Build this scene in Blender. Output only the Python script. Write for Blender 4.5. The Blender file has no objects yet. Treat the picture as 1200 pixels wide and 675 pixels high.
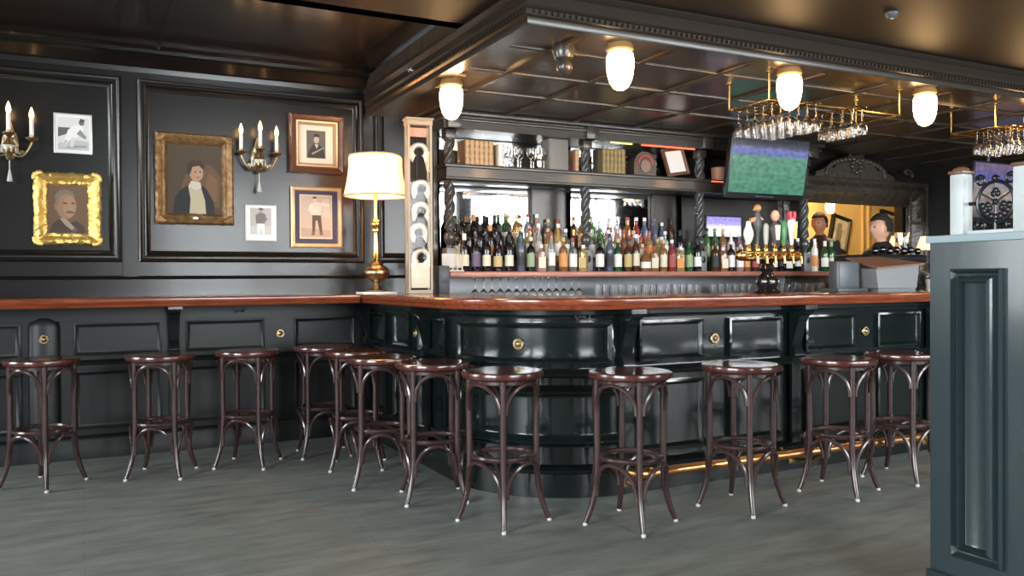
import bpy, bmesh, math, random
from mathutils import Vector, Matrix
R = math.radians; PI = math.pi
random.seed(7)
scene = bpy.context.scene
C = scene.collection

# ------------------------------------------------------------------ camera, sky, light, exposure
F = 985.85; YAW = 27.10; PITCH = -0.549; ROLL = -0.3545
def cam_axes():
    y, p, r = R(YAW), R(PITCH), R(ROLL)
    fw = Vector((math.sin(y)*math.cos(p), math.cos(y)*math.cos(p), math.sin(p)))
    r0 = Vector((math.cos(y), -math.sin(y), 0)); u0 = r0.cross(fw)
    return math.cos(r)*r0 + math.sin(r)*u0, -math.sin(r)*r0 + math.cos(r)*u0, fw
cr, cu, cf = cam_axes()
cd = bpy.data.cameras.new('camera'); cam = bpy.data.objects.new('camera', cd); C.objects.link(cam)
M4 = Matrix((cr, cu, -cf)).transposed().to_4x4(); M4.translation = Vector((0, 0, 1.2)); cam.matrix_world = M4
cd.sensor_width = 36; cd.lens = F/1200*36; cd.clip_start = .02
scene.camera = cam
w = bpy.data.worlds.new('sky'); scene.world = w; w.use_nodes = True
w.node_tree.nodes['Background'].inputs[0].default_value = (.80, .90, 1, 1)
w.node_tree.nodes['Background'].inputs[1].default_value = 1.0
scene.view_settings.view_transform = 'Standard'; scene.view_settings.look = 'None'
scene.view_settings.gamma = 1; scene.view_settings.use_curve_mapping = False
scene.view_settings.exposure = 0.55
WIN_POWER = 1.0
def area(name, loc, rot, sx, sy, power, col):
    l = bpy.data.lights.new(name, 'AREA'); l.shape = 'RECTANGLE'; l.size = sx; l.size_y = sy
    l.energy = power*WIN_POWER; l.color = col
    o = bpy.data.objects.new(name, l); o.location = loc; o.rotation_euler = rot; C.objects.link(o)
# daylight just outside each street window (front wall y=-3, left wall x=-4)
FRONT_WIN = [(1.3, 2.9), (3.2, 4.8), (5.3, 7.0), (7.3, 9.0), (9.3, 11.0)]
LEFT_WIN = [(-2.2, -.4), (.1, 1.9), (4.7, 6.4)]
WZ0, WZ1 = .75, 3.05
for a, b in FRONT_WIN:
    area('daylight', ((a+b)/2, -3.25, (WZ0+WZ1)/2), (R(-90), 0, R(180)), b-a, WZ1-WZ0, 200, (.94, .98, 1))
for a, b in LEFT_WIN:
    area('daylight', (-4.25, (a+b)/2, (WZ0+WZ1)/2), (R(90), 0, R(-90)), b-a, WZ1-WZ0, 420 if b < 4 else 170, (.92, .98, 1))

# ------------------------------------------------------------------ materials
MATS = {}
def mat(name, col, rough=.5, metal=0, trans=0, coat=0, emit=None, es=0, ior=1.45, spec=.5, bump=0, bscale=40, var=0, vscale=6, vstretch=(1, 1, 1)):
    if name in MATS: return MATS[name]
    m = bpy.data.materials.new(name); m.use_nodes = True; nt = m.node_tree; b = nt.nodes['Principled BSDF']
    b.inputs['Base Color'].default_value = (*col, 1); b.inputs['Roughness'].default_value = rough
    b.inputs['Metallic'].default_value = metal; b.inputs['Transmission Weight'].default_value = trans
    b.inputs['Coat Weight'].default_value = coat; b.inputs['Coat Roughness'].default_value = .12
    b.inputs['IOR'].default_value = ior; b.inputs['Specular IOR Level'].default_value = spec
    if emit: b.inputs['Emission Color'].default_value = (*emit, 1); b.inputs['Emission Strength'].default_value = es
    if bump or var:
        tc = nt.nodes.new('ShaderNodeTexCoord'); mp = nt.nodes.new('ShaderNodeMapping')
        nt.links.new(tc.outputs['Object'], mp.inputs[0]); mp.inputs['Scale'].default_value = vstretch
    if var:
        n = nt.nodes.new('ShaderNodeTexNoise'); n.inputs['Scale'].default_value = vscale; n.inputs['Detail'].default_value = 6
        nt.links.new(mp.outputs[0], n.inputs[0])
        cr_ = nt.nodes.new('ShaderNodeValToRGB'); nt.links.new(n.outputs[0], cr_.inputs[0])
        cr_.color_ramp.elements[0].position = .3; cr_.color_ramp.elements[1].position = .72
        cr_.color_ramp.elements[0].color = (*[max(0, c*(1-var)) for c in col], 1)
        cr_.color_ramp.elements[1].color = (*[min(1, c*(1+var)) for c in col], 1)
        nt.links.new(cr_.outputs[0], b.inputs['Base Color'])
    if bump:
        n2 = nt.nodes.new('ShaderNodeTexNoise'); n2.inputs['Scale'].default_value = bscale; n2.inputs['Detail'].default_value = 4
        nt.links.new(mp.outputs[0], n2.inputs[0])
        bp = nt.nodes.new('ShaderNodeBump'); bp.inputs['Strength'].default_value = bump; bp.inputs['Distance'].default_value = .01
        nt.links.new(n2.outputs[0], bp.inputs['Height']); nt.links.new(bp.outputs[0], b.inputs['Normal'])
    MATS[name] = m
    return m
LACQ = mat('bar_lacquer', (.0050, .0085, .0085), .15, coat=.6, bump=.025, bscale=9, var=.25, vscale=5)
WALLM = mat('wall_lacquer', (.0070, .0064, .0058), .27, coat=.15, bump=.03, bscale=9, var=.25, vscale=4)
PART = mat('partition_paint', (.016, .027, .030), .26, coat=.4, bump=.04, bscale=30)
CEIL = mat('ceiling_lacquer', (.016, .009, .006), .22, coat=.3, bump=.05, bscale=5)
CEILM = mat('ceiling_paint', (.016, .010, .007), .55, coat=0, spec=.3)
SOFF = mat('soffit_wood', (.045, .031, .021), .30, coat=.25, bump=.04, bscale=6, var=.3, vscale=3, vstretch=(1, 8, 1))
DARKW = mat('dark_carved_wood', (.034, .029, .025), .32, coat=.3, bump=.08, bscale=30)
CARVED = mat('deep_carving', (.036, .029, .022), .36, coat=.2, bump=1.0, bscale=26)
COLW = mat('column_wood', (.055, .056, .056), .28, coat=.4)
TOPW = mat('mahogany', (.20, .046, .018), .22, coat=.6, var=.35, vscale=5, vstretch=(1.2, 9, 9), bump=.03)
SHELFW = mat('shelf_wood', (.42, .17, .12), .35, coat=.2, var=.2, vscale=8, vstretch=(1, 8, 8))
SEATW = mat('stool_seat_wood', (.062, .017, .014), .24, coat=.7, var=.3, vscale=10, vstretch=(1, 6, 1))
LEGW = mat('stool_leg_wood', (.040, .019, .018), .27, coat=.5, var=.2, vscale=20)
STEEL = mat('steel', (.75, .75, .76), .3, 1)
GLIDE = mat('glide_white', (.55, .55, .54), .4)
BRASS = mat('brass', (.70, .44, .15), .25, 1, bump=.05)
OLDBRASS = mat('old_brass', (.36, .27, .16), .33, 1, bump=.2, bscale=60)
COPPER = mat('copper', (.62, .34, .22), .45, .3)
BRONZE = mat('lamp_bronze', (.42, .24, .10), .42, .55)
GOLD = mat('gold_leaf', (.80, .56, .17), .38, .8, bump=.5, bscale=110)
DULLGOLD = mat('dull_gold', (.22, .125, .052), .42, .45, bump=.4, bscale=60, var=.4, vscale=25)
PALEGOLD = mat('pale_gilt', (.50, .36, .21), .4, .5, bump=.15)
BROWNF = mat('frame_brown', (.12, .055, .03), .35, coat=.3, bump=.2, bscale=60)
SILVERF = mat('frame_silver', (.62, .62, .6), .35, .4)
PAPER = mat('paper', (.72, .70, .66), .7)
CREAM = mat('cream_paper', (.68, .60, .46), .7)
LINEN = mat('collar_linen', (.86, .80, .68), .8)
BLACK = mat('black_plastic', (.012, .013, .014), .35)
GREYM = mat('grey_metal', (.22, .23, .24), .4, .3)
GREYD = mat('grey_dark_plastic', (.055, .062, .068), .4)
MIRROR = mat('mirror', (.86, .87, .87), .03, 1)
CANDLE = mat('candle_wax', (.85, .80, .76), .5)
FLAME = mat('flame_bulb', (1, .6, .25), .4, emit=(1, .58, .22), es=9)
GLOBE = mat('globe_glass', (1, .9, .7), .3, emit=(1, .60, .25), es=26)
SHADE = mat('lamp_shade_fabric', (.9, .7, .4), .8, emit=(1, .43, .19), es=2.0)
SMALLSHADE = mat('small_shade_fabric', (.9, .7, .4), .8, emit=(1, .62, .25), es=1.3)
GLASS = mat('clear_glass', (1, 1, 1), .03, trans=1, ior=1.45)
YELLOW = mat('yellow_plaster', (.80, .60, .27), .7, var=.12, vscale=2)
SKIN = mat('skin', (.55, .30, .21), .5)
SKIN2 = mat('skin_ruddy', (.42, .19, .13), .5)
HAIR = mat('hair_dark', (.012, .009, .007), .8, bump=.4, bscale=120)
HAIR2 = mat('hair_brown', (.03, .016, .010), .85, bump=.4, bscale=120)
SHIRT = mat('shirt_black', (.012, .012, .014), .7)
POSTM = mat('post_daylight_tone', (.40, .43, .43), .4, var=.12, vscale=12)  # pale base colour stands in for window daylight reflected by the posts
IRON = mat('cast_iron', (.014, .015, .018), .3, .4)
RED = mat('red_neon_glow', (.8, .05, .02), .4, emit=(1, .10, .04), es=2.0)  # emission imitates neon reflected on the back bar
YNEON = mat('yellow_neon_glow', (.6, .7, .1), .4, emit=(.75, .85, .25), es=1.0)

RAILM = mat('rail_brass', (.74, .38, .15), .28, 1, bump=.04)
LOWM = mat('lower_wall_paint', (.0055, .0075, .0075), .42, bump=.03, bscale=9)
CORN = mat('cornice_wood', (.020, .015, .011), .30, coat=.25)
def floor_mat():
    m = bpy.data.materials.new('floor_planks'); m.use_nodes = True; nt = m.node_tree; N = nt.nodes; L = nt.links
    b = N['Principled BSDF']; tc = N.new('ShaderNodeTexCoord'); mp = N.new('ShaderNodeMapping')
    L.new(tc.outputs['Object'], mp.inputs[0]); mp.inputs['Scale'].default_value = (1, 1, 1)
    br = N.new('ShaderNodeTexBrick'); L.new(mp.outputs[0], br.inputs[0])
    br.inputs['Scale'].default_value = 1; br.inputs['Brick Width'].default_value = 2.4; br.inputs['Row Height'].default_value = .11
    br.inputs['Mortar Size'].default_value = .002; br.inputs['Color1'].default_value = (.205, .222, .207, 1)
    br.inputs['Color2'].default_value = (.186, .203, .190, 1); br.inputs['Mortar'].default_value = (.14, .16, .155, 1)
    mp2 = N.new('ShaderNodeMapping'); mp2.inputs['Scale'].default_value = (.9, 3.2, 1); L.new(tc.outputs['Object'], mp2.inputs[0])
    n = N.new('ShaderNodeTexNoise'); n.inputs['Scale'].default_value = 3.0; n.inputs['Detail'].default_value = 9; n.inputs['Roughness'].default_value = .65
    L.new(mp2.outputs[0], n.inputs[0])
    r = N.new('ShaderNodeValToRGB'); L.new(n.outputs[0], r.inputs[0])
    r.color_ramp.elements[0].position = .28; r.color_ramp.elements[0].color = (.62, .62, .62, 1)
    r.color_ramp.elements[1].position = .75; r.color_ramp.elements[1].color = (1.28, 1.28, 1.25, 1)
    mx = N.new('ShaderNodeMix'); mx.data_type = 'RGBA'; mx.blend_type = 'MULTIPLY'; mx.inputs[0].default_value = 1
    L.new(br.outputs[0], mx.inputs[6]); L.new(r.outputs[0], mx.inputs[7]); L.new(mx.outputs[2], b.inputs['Base Color'])
    b.inputs['Roughness'].default_value = .48; b.inputs['Specular IOR Level'].default_value = .35
    bp = N.new('ShaderNodeBump'); bp.inputs['Strength'].default_value = .25; bp.inputs['Distance'].default_value = .01
    L.new(n.outputs[0], bp.inputs['Height']); L.new(bp.outputs[0], b.inputs['Normal'])
    return m
FLOORM = floor_mat()
def pane_mat():
    m = bpy.data.materials.new('window_glass'); m.use_nodes = True; nt = m.node_tree; nt.nodes.clear()
    o = nt.nodes.new('ShaderNodeOutputMaterial'); t = nt.nodes.new('ShaderNodeBsdfTransparent'); g = nt.nodes.new('ShaderNodeBsdfGlossy')
    g.inputs['Roughness'].default_value = .02; x = nt.nodes.new('ShaderNodeMixShader'); x.inputs[0].default_value = .06
    nt.links.new(t.outputs[0], x.inputs[1]); nt.links.new(g.outputs[0], x.inputs[2]); nt.links.new(x.outputs[0], o.inputs[0])
    return m
PANE = pane_mat()
CASEGL = PANE.copy(); CASEGL.name = 'case_glass'
for n_ in CASEGL.node_tree.nodes:
    if n_.type == 'MIX_SHADER': n_.inputs[0].default_value = .012

# ------------------------------------------------------------------ mesh builder
class MB:
    def __init__(s): s.b = bmesh.new(); s.mi = 0
    def v(s, p): return s.b.verts.new(p)
    def f(s, vs):
        try:
            f = s.b.faces.new(vs); f.material_index = s.mi; return f
        except ValueError: return None
    def box(s, x0, x1, y0, y1, z0, z1, bev=0):
        vs = [s.v((x, y, z)) for z in (z0, z1) for y in (y0, y1) for x in (x0, x1)]
        fs = [s.f([vs[i] for i in q]) for q in ((0, 2, 3, 1), (4, 5, 7, 6), (0, 1, 5, 4), (2, 6, 7, 3), (0, 4, 6, 2), (1, 3, 7, 5))]
        if bev:
            es = list({e for f in fs for e in f.edges})
            bmesh.ops.bevel(s.b, geom=es, offset=bev, segments=2, profile=.5, affect='EDGES', material=-1)
        return s
    def lathe(s, prof, c=(0, 0, 0), n=20, a0=0, a1=2*PI, sy=1):
        full = abs(a1-a0-2*PI) < 1e-6; cols = n if full else n+1; rows = []
        for r, z in prof:
            if r < 1e-6: rows.append([s.v((c[0], c[1], c[2]+z))]*cols)
            else: rows.append([s.v((c[0]+r*math.cos(a0+(a1-a0)*i/n), c[1]+sy*r*math.sin(a0+(a1-a0)*i/n), c[2]+z)) for i in range(cols)])
        for a, b in zip(rows, rows[1:]):
            for i in range(n):
                j = (i+1) % cols; q = []
                for vv in (a[i], a[j], b[j], b[i]):
                    if vv not in q: q.append(vv)
                if len(q) > 2: s.f(q)
        return s
    def tube(s, pts, rad, n=8, closed=False, cap=True):
        pts = [Vector(p) for p in pts]; m = len(pts)
        rad = rad if isinstance(rad, (list, tuple)) else [rad]*m
        T = []
        for i in range(m):
            a = pts[(i-1) % m] if (closed or i > 0) else pts[i]; b = pts[(i+1) % m] if (closed or i < m-1) else pts[i]
            T.append((b-a).normalized())
        up = Vector((0, 0, 1)) if abs(T[0].z) < .9 else Vector((1, 0, 0))
        N = (up - T[0]*up.dot(T[0])).normalized(); rings = []
        for i in range(m):
            N = (N - T[i]*N.dot(T[i])).normalized(); B = T[i].cross(N)
            rings.append([s.v(pts[i]+rad[i]*(math.cos(2*PI*k/n)*N+math.sin(2*PI*k/n)*B)) for k in range(n)])
        for i in range(m if closed else m-1):
            a, b = rings[i], rings[(i+1) % m]; off = 0
            if closed and i == m-1:
                off = min(range(n), key=lambda o: sum((a[k].co-b[(k+o) % n].co).length for k in range(0, n, 2)))
            for k in range(n): s.f([a[k], a[(k+1) % n], b[(k+1+off) % n], b[(k+off) % n]])
        if cap and not closed: s.f(rings[0][::-1]); s.f(rings[-1])
        return s
    def prism(s, poly, o, u, w, n, d):
        o, u, w, n = map(Vector, (o, u, w, n))
        a = [s.v(o+u*p[0]+w*p[1]) for p in poly]; b = [s.v(o+u*p[0]+w*p[1]+n*d) for p in poly]
        s.f(a[::-1]); s.f(b)
        for i in range(len(poly)): j = (i+1) % len(poly); s.f([a[i], a[j], b[j], b[i]])
        return s
    def sphere(s, c, r, sx=1, sy=1, sz=1, n=12, m=8):
        prof = [(r*math.sin(PI*i/m), -r*math.cos(PI*i/m)*sz) for i in range(m+1)]
        prof[0] = (0, prof[0][1]); prof[-1] = (0, prof[-1][1])
        k = len(s.b.verts); s.lathe(prof, c, n); s.b.verts.ensure_lookup_table()
        for v in s.b.verts[k:]: v.co.x = c[0]+(v.co.x-c[0])*sx; v.co.y = c[1]+(v.co.y-c[1])*sy
        return s
    def rings(s, fn, u0, u1, w0, w1, prof, nu=1, nw=1, cap=True, jit=0):
        """nested rectangular rings; fn(u,w,n) -> point, prof = [(inset, height)...]"""
        loops = []
        for ins, h in prof:
            a, b, c, d = u0+ins, u1-ins, w0+ins, w1-ins; P = []
            P += [(a+(b-a)*i/nu, c) for i in range(nu)]; P += [(b, c+(d-c)*i/nw) for i in range(nw)]
            P += [(b-(b-a)*i/nu, d) for i in range(nu)]; P += [(a, d-(d-c)*i/nw) for i in range(nw)]
            j = jit if 0 < h else 0
            loops.append([s.v(fn(p[0]+random.uniform(-j, j), p[1]+random.uniform(-j, j), h+random.uniform(-j, j))) for p in P])
        for A, B in zip(loops, loops[1:]):
            k = len(A)
            for i in range(k): s.f([A[i], A[(i+1) % k], B[(i+1) % k], B[i]])
        if cap:
            L = loops[-1]
            for i in range(nu):   # strips across
                pass
            if nw == 1:
                bot = L[:nu+1]; top = [L[(2*nu+1-i+0) % len(L)] for i in range(nu+1)]
                top = [L[nu+1+nu-i] if nu+1+nu-i < len(L) else L[0] for i in range(nu+1)]
                for i in range(nu): s.f([bot[i], bot[i+1], top[i+1], top[i]])
            else: s.f(L)
        return s
    def mesh(s, name, smooth=True, angle=40):
        bmesh.ops.recalc_face_normals(s.b, faces=s.b.faces)
        me = bpy.data.meshes.new(name); s.b.to_mesh(me); s.b.free()
        if smooth:
            for p in me.polygons: p.use_smooth = True
            try: me.set_sharp_from_angle(angle=R(angle))
            except Exception: pass
        return me
def link(name, me, mats, parent=None, loc=(0, 0, 0), world=False):
    o = bpy.data.objects.new(name, me); C.objects.link(o)
    for m in (mats if isinstance(mats, (list, tuple)) else [mats]):
        if len(me.materials) < len(mats if isinstance(mats, (list, tuple)) else [mats]): me.materials.append(m)
    o.location = loc
    if parent: o.parent = parent
    return o
def part(name, mb, mats, parent=None, angle=40, label=None):
    """mb in world coordinates when the parent is unrotated; shifted to the parent's origin"""
    if parent is not None:
        l = Vector((0, 0, 0)); p = parent
        while p is not None: l += p.location; p = p.parent
        if not parent.get('_local'): bmesh.ops.translate(mb.b, verts=mb.b.verts, vec=-l)
    o = link(name, mb.mesh(name, angle=angle), mats, parent)
    if label: o['label'] = label
    return o
def tag(o, label, cat, group=None):
    o['label'] = label; o['category'] = cat
    if group: o['group'] = group
    return o
def thing(name, label, cat, loc=(0, 0, 0), rz=0, group=None, local=False):
    o = bpy.data.objects.new(name, None); o.empty_display_size = .1; C.objects.link(o); o.location = loc; o.rotation_euler = (0, 0, rz)
    if local: LOCAL.append(o); o['_local'] = 1
    return tag(o, label, cat, group)
LOCAL = []
def lpart(name, mb, mats, parent, angle=40, label=None):   # mesh already in the parent's own coordinates
    o = link(name, mb.mesh(name, angle=angle), mats, parent)
    if label: o['label'] = label
    return o
def solo(name, mb, mats, loc, label, cat, group=None, rz=0):   # one-mesh thing, local coordinates
    o = link(name, mb.mesh(name), mats, None, loc); o.rotation_euler = (0, 0, rz); return tag(o, label, cat, group)
def struct(name, mb, mats):
    o = link(name, mb.mesh(name), mats); o['kind'] = 'structure'; return o
def copy_thing(o, loc, rz, label, group=None):
    c = o.copy(); C.objects.link(c); c.location = loc; c.rotation_euler = (0, 0, rz); c['label'] = label
    if group: c['group'] = group
    for ch in o.children:
        d = ch.copy(); C.objects.link(d); d.parent = c
        for g in ch.children:
            e = g.copy(); C.objects.link(e); e.parent = d
    return c
ORD = ['first', 'second', 'third', 'fourth', 'fifth', 'sixth', 'seventh', 'eighth', 'ninth', 'tenth', 'eleventh', 'twelfth', 'thirteenth', 'fourteenth', 'fifteenth', 'sixteenth']

# ------------------------------------------------------------------ room shell
YB = 6.6                 # back wall plane
X0, X1, Y0 = -4.0, 13.0, -3.0
CZ, TZ = 2.68, 2.86      # main ceiling, ceiling tray by the back wall
OX0, OX1, OZ0, OZ1 = 6.74, 8.44, 1.16, 2.12   # opening behind the carved frame
struct('floor', MB().box(X0, X1, Y0, YB+2, -.1, 0), FLOORM)
m = MB(); m.box(X0, OX0, YB, YB+.1, 0, 3); m.box(OX1, X1, YB, YB+.1, 0, 3); m.box(OX0, OX1, YB, YB+.1, 0, OZ0); m.box(OX0, OX1, YB, YB+.1, OZ1, 3)
struct('wall_back', m, WALLM)
m = MB(); xs = [X0-.1]
for a, b in FRONT_WIN:
    m.box(xs[-1], a, Y0-.15, Y0, 0, 3.35); m.box(a, b, Y0-.15, Y0, 0, WZ0); m.box(a, b, Y0-.15, Y0, WZ1, 3.35); xs.append(b)
m.box(xs[-1], X1+.1, Y0-.15, Y0, 0, 3.35); struct('wall_front', m, WALLM)
m = MB(); ys = [Y0]
for a, b in LEFT_WIN:
    m.box(X0-.15, X0, ys[-1], a, 0, 3.35); m.box(X0-.15, X0, a, b, 0, WZ0); m.box(X0-.15, X0, a, b, WZ1, 3.35); ys.append(b)
m.box(X0-.15, X0, ys[-1], YB+.1, 0, 3.35); struct('wall_left', m, WALLM)
struct('wall_right', MB().box(X1, X1+.1, Y0, YB+.1, 0, 3.35), WALLM)
k = 0
for side, wl in (('f', FRONT_WIN), ('l', LEFT_WIN)):
    for a, b in wl:
        k += 1; m = MB(); m2 = MB()
        nb = 3
        def bx(mm, p0, p1, d0, d1, z0, z1):
            if side == 'f': mm.box(p0, p1, Y0+d0, Y0+d1, z0, z1)
            else: mm.box(X0+d0, X0+d1, p0, p1, z0, z1)
        for i in range(nb+1):
            x = a+(b-a-.06)*i/nb; bx(m, x, x+.06, -.12, -.05, WZ0, WZ1)
        for z in (WZ0, 2.35, WZ1-.06): bx(m, a, b, -.12, -.05, z, z+.06)
        bx(m2, a, b, -.09, -.085, WZ0, WZ1)
        f_ = struct('window_%d' % k, m, WALLM); p_ = link('pane', m2.mesh('pane'), PANE, f_)
m = MB(); CX, CY = 2.03, 3.77    # canopy corner
m.box(X0, X1, 2.4, CY+.05, CZ, CZ+.1); m.box(X0, X1, 2.3, 2.4, CZ, 3.4); m.box(X0, X1, Y0-.15, 2.35, 3.3, 3.4); m.box(X0, CX+.05, CY, 4.56, CZ, CZ+.1); m.box(X0, CX+.05, 4.46, 4.56, CZ, 3.0)
m.mi = 1; m.box(X0, CX+.05, 4.5, YB, TZ, TZ+.1)
for x in (-2.2, -.85, .5, 1.85): m.box(x-.012, x+.012, 4.57, YB, TZ-.012, TZ+.01)
struct('ceiling', m, [CEILM, CEIL])
# canopy over the bar: coffered soffit, cornice round two sides
SZ = 2.54
m = MB(); m.box(CX+.02, X1, CY+.02, YB, SZ, SZ+.3); struct('trim_1', m, SOFF)
m = MB()
for i in range(17): x = CX+.42+.63*i; m.box(x-.022, x+.022, CY+.1, YB-.02, SZ-.016, SZ+.01, .005)
for y in (4.28, 4.85, 5.42): m.box(CX+.1, X1, y-.022, y+.022, SZ-.014, SZ+.01, .005)
struct('trim_2', m, SOFF)
prof = [(-.10, 2.52), (-.10, 2.50), (0, 2.50), (.006, 2.515), (.006, 2.535), (.022, 2.545), (.022, 2.572), (.034, 2.578), (.042, 2.592), (.022, 2.597), (.018, 2.65), (.03, 2.66), (.045, 2.675), (.045, 2.70), (-.1, 2.70)]
def cornice_path(n): return [(CX-n, 6.42), (CX-n, CY-n), (X1, CY-n)]
m = MB()
rows = [[m.v((x, y, z)) for x, y in cornice_path(n)] for n, z in prof]
for a, b in zip(rows, rows[1:]):
    for i in range(2): m.f([a[i], a[i+1], b[i+1], b[i]])
m.f([r[0] for r in rows])
for i in range(300):
    x = CX+.02+i*.036
    if x > 9: break
    m.box(x, x+.02, CY-.034, CY-.02, 2.548, 2.568)
for i in range(70):
    y = CY+.02+i*.036
    m.box(CX-.034, CX-.02, y, y+.02, 2.548, 2.568)
struct('trim_3', m, CORN)
# wall panelling
def wy(y): return lambda u, w, n: (u, y-n, w)
FR = [(0, 0), (0, .026), (.010, .036), (.022, .030), (.028, .018), (.040, .018), (.052, .026), (.060, .014), (.076, .006), (.082, 0)]
m = MB()
PX = [(-2.9, -1.55), (-1.32, .258), (.368, 2.03), (2.13, 2.50)]
for a, b in PX: m.rings(wy(YB), a, b, 1.345, 2.655, FR, cap=False)
m.box(.264, .362, YB-.012, YB+.01, 1.24, 2.70)
m.box(-1.50, -1.37, YB-.012, YB+.01, 1.24, 2.70)
struct('trim_4', m, WALLM)
def hmould(mm, x0, x1, y, prof):
    a = [mm.v((x0, y-n, z)) for n, z in prof]; b = [mm.v((x1, y-n, z)) for n, z in prof]
    for i in range(len(prof)-1): mm.f([a[i], a[i+1], b[i+1], b[i]])
    mm.f(a); mm.f(b[::-1])
m = MB()
hmould(m, X0, 2.6, YB, [(0, 1.22), (.012, 1.222), (.018, 1.235), (.006, 1.245), (0, 1.246)])
hmould(m, X0, CX+.1, YB, [(0, 2.70), (.02, 2.70), (.025, 2.735), (.05, 2.75), (.09, 2.80), (.13, 2.82), (.13, 2.845), (.15, 2.86), (0, 2.86)])
struct('trim_5', m, WALLM)

# lower wall below the ledge: panelling standing forward of the upper wall
YL = 6.42
m = MB(); m.box(X0, 1.97, YL, YB, 0, 1.03); m.box(X0, 1.97, YL-.02, YL+.01, .94, 1.03); 
struct('wall_lower', m, LOWM)
m = MB(); hmould(m, X0, 1.97, YL, [(0, 0), (.025, 0), (.025, .13), (.012, .155), (0, .16)]); struct('baseboard_back', m, LOWM)
m = MB(); RP = [(0, 0), (0, .012), (.010, .016), (.022, .006), (.030, .002), (.034, .002)]
for a, b in ((-1.75, -1.10), (-1.0, -.36), (-.05, .50), (.66, 1.21), (1.43, 1.90)):
    m.rings(wy(YL), a, b, .70, .925, RP); m.rings(wy(YL), a, b, .20, .60, RP)
hmould(m, X0, 1.97, YL, [(0, .635), (.018, .64), (.024, .655), (.01, .67), (0, .672)])
struct('trim_6', m, LOWM)

# ------------------------------------------------------------------ wall ledge (mahogany rail with brackets)
NOSE = [(-.02, 1.036), (.0, 1.032), (.12, 1.034), (.134, 1.038), (.140, 1.048), (.132, 1.056), (.142, 1.062), (.150, 1.075), (.148, 1.090), (.138, 1.099), (.12, 1.10)]
ledge = thing('wall_ledge', 'long mahogany drinks ledge along the panelled wall at left', 'ledge', (-1, 6.3, 0))
m = MB(); pr = [(YB-.002, 1.036)]+[(6.16-n, z) for n, z in NOSE]+[(YB-.002, 1.10)]
a = [m.v((X0+.01, y, z)) for y, z in pr]; b = [m.v((1.825, y, z)) for y, z in pr]
for i in range(len(pr)): j = (i+1) % len(pr); m.f([a[i], a[j], b[j], b[i]])
m.f(a); m.f(b[::-1]); part('ledge_top', m, TOPW, ledge)
def bracket_poly(): # (out, z) scroll console
    P = [(0, 1.032), (.135, 1.032), (.135, 1.0), (.125, .985)]
    for i in range(9):
        t = i/8; P.append((.118-.075*math.sin(t*PI/2)-.02*t, .985-.2*t+.02*math.sin(t*PI*2)))
    P += [(.045, .745), (.05, .72), (.03, .70), (0, .70)]
    return P
def bracket(mm, o, u, out, wd=.07):
    o = Vector(o); u = Vector(u); out = Vector(out)
    mm.prism([(p[0], p[1]) for p in bracket_poly()], o-u*wd/2, out, (0, 0, 1), u, wd)
    mm.prism([(0, 1.035), (.145, 1.035), (.145, 1.01), (0, 1.01)], o-u*(wd/2+.012), out, (0, 0, 1), u, wd+.024)
    mm.prism([(0, .70), (.02, .70), (.02, .16), (0, .16)], o-u*(wd/2), out, (0, 0, 1), u, wd)
for x in (-1.85, .58):
    m = MB(); bracket(m, (x, YL, 0), (1, 0, 0), (0, -1, 0)); part('bracket', m, LACQ, ledge)
m = MB(); m.lathe([(.095, .16), (.095, .90), (.085, .94), (.05, .965), (0, .97)], (-.225, YL, 0), 24, sy=.45); part('half_column', m, LOWM, ledge)
def ring_knob(mm, fn):
    # rosette ring with a centre knob, fn(u,w,n)
    for rr, hh, tt in ((.026, .006, .006),):
        mm.tube([fn(rr*math.cos(2*PI*i/20), rr*math.sin(2*PI*i/20), hh) for i in range(20)], tt, 6, closed=True)
    loops = []
    for r_, h_ in ((.021, 0), (.02, .006), (.012, .010), (.012, .018), (.007, .022)):
        loops.append([mm.v(fn(r_*math.cos(2*PI*i/14), r_*math.sin(2*PI*i/14), h_)) for i in range(14)])
    for A, B in zip(loops, loops[1:]):
        for i in range(14): mm.f([A[i], A[(i+1) % 14], B[(i+1) % 14], B[i]])
    mm.f(loops[-1])
def coat_hook(mm, fn):
    for sgn in (-1, 1):
        mm.tube([fn(0, 0, .004), fn(sgn*.012, -.012, .02), fn(sgn*.026, -.016, .034), fn(sgn*.036, 0, .036), fn(sgn*.038, .012, .032)], .004, 6)
    mm.tube([fn(-.02, 0, .004), fn(.02, 0, .004)], .006, 6)
for x in (1.325,):
    m = MB(); ring_knob(m, lambda u, w, n, x=x: (x+u, YL-.002-n, .81+w)); part('ring_knob', m, OLDBRASS, ledge)
m = MB(); ring_knob(m, lambda u, w, n: (-.225+u, YL-.044-n, .825+w)); part('ring_knob', m, OLDBRASS, ledge)
m = MB(); coat_hook(m, lambda u, w, n: (1.03+u, YL-.02-n, .995+w)); part('coat_hook', m, BLACK, ledge)

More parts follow.
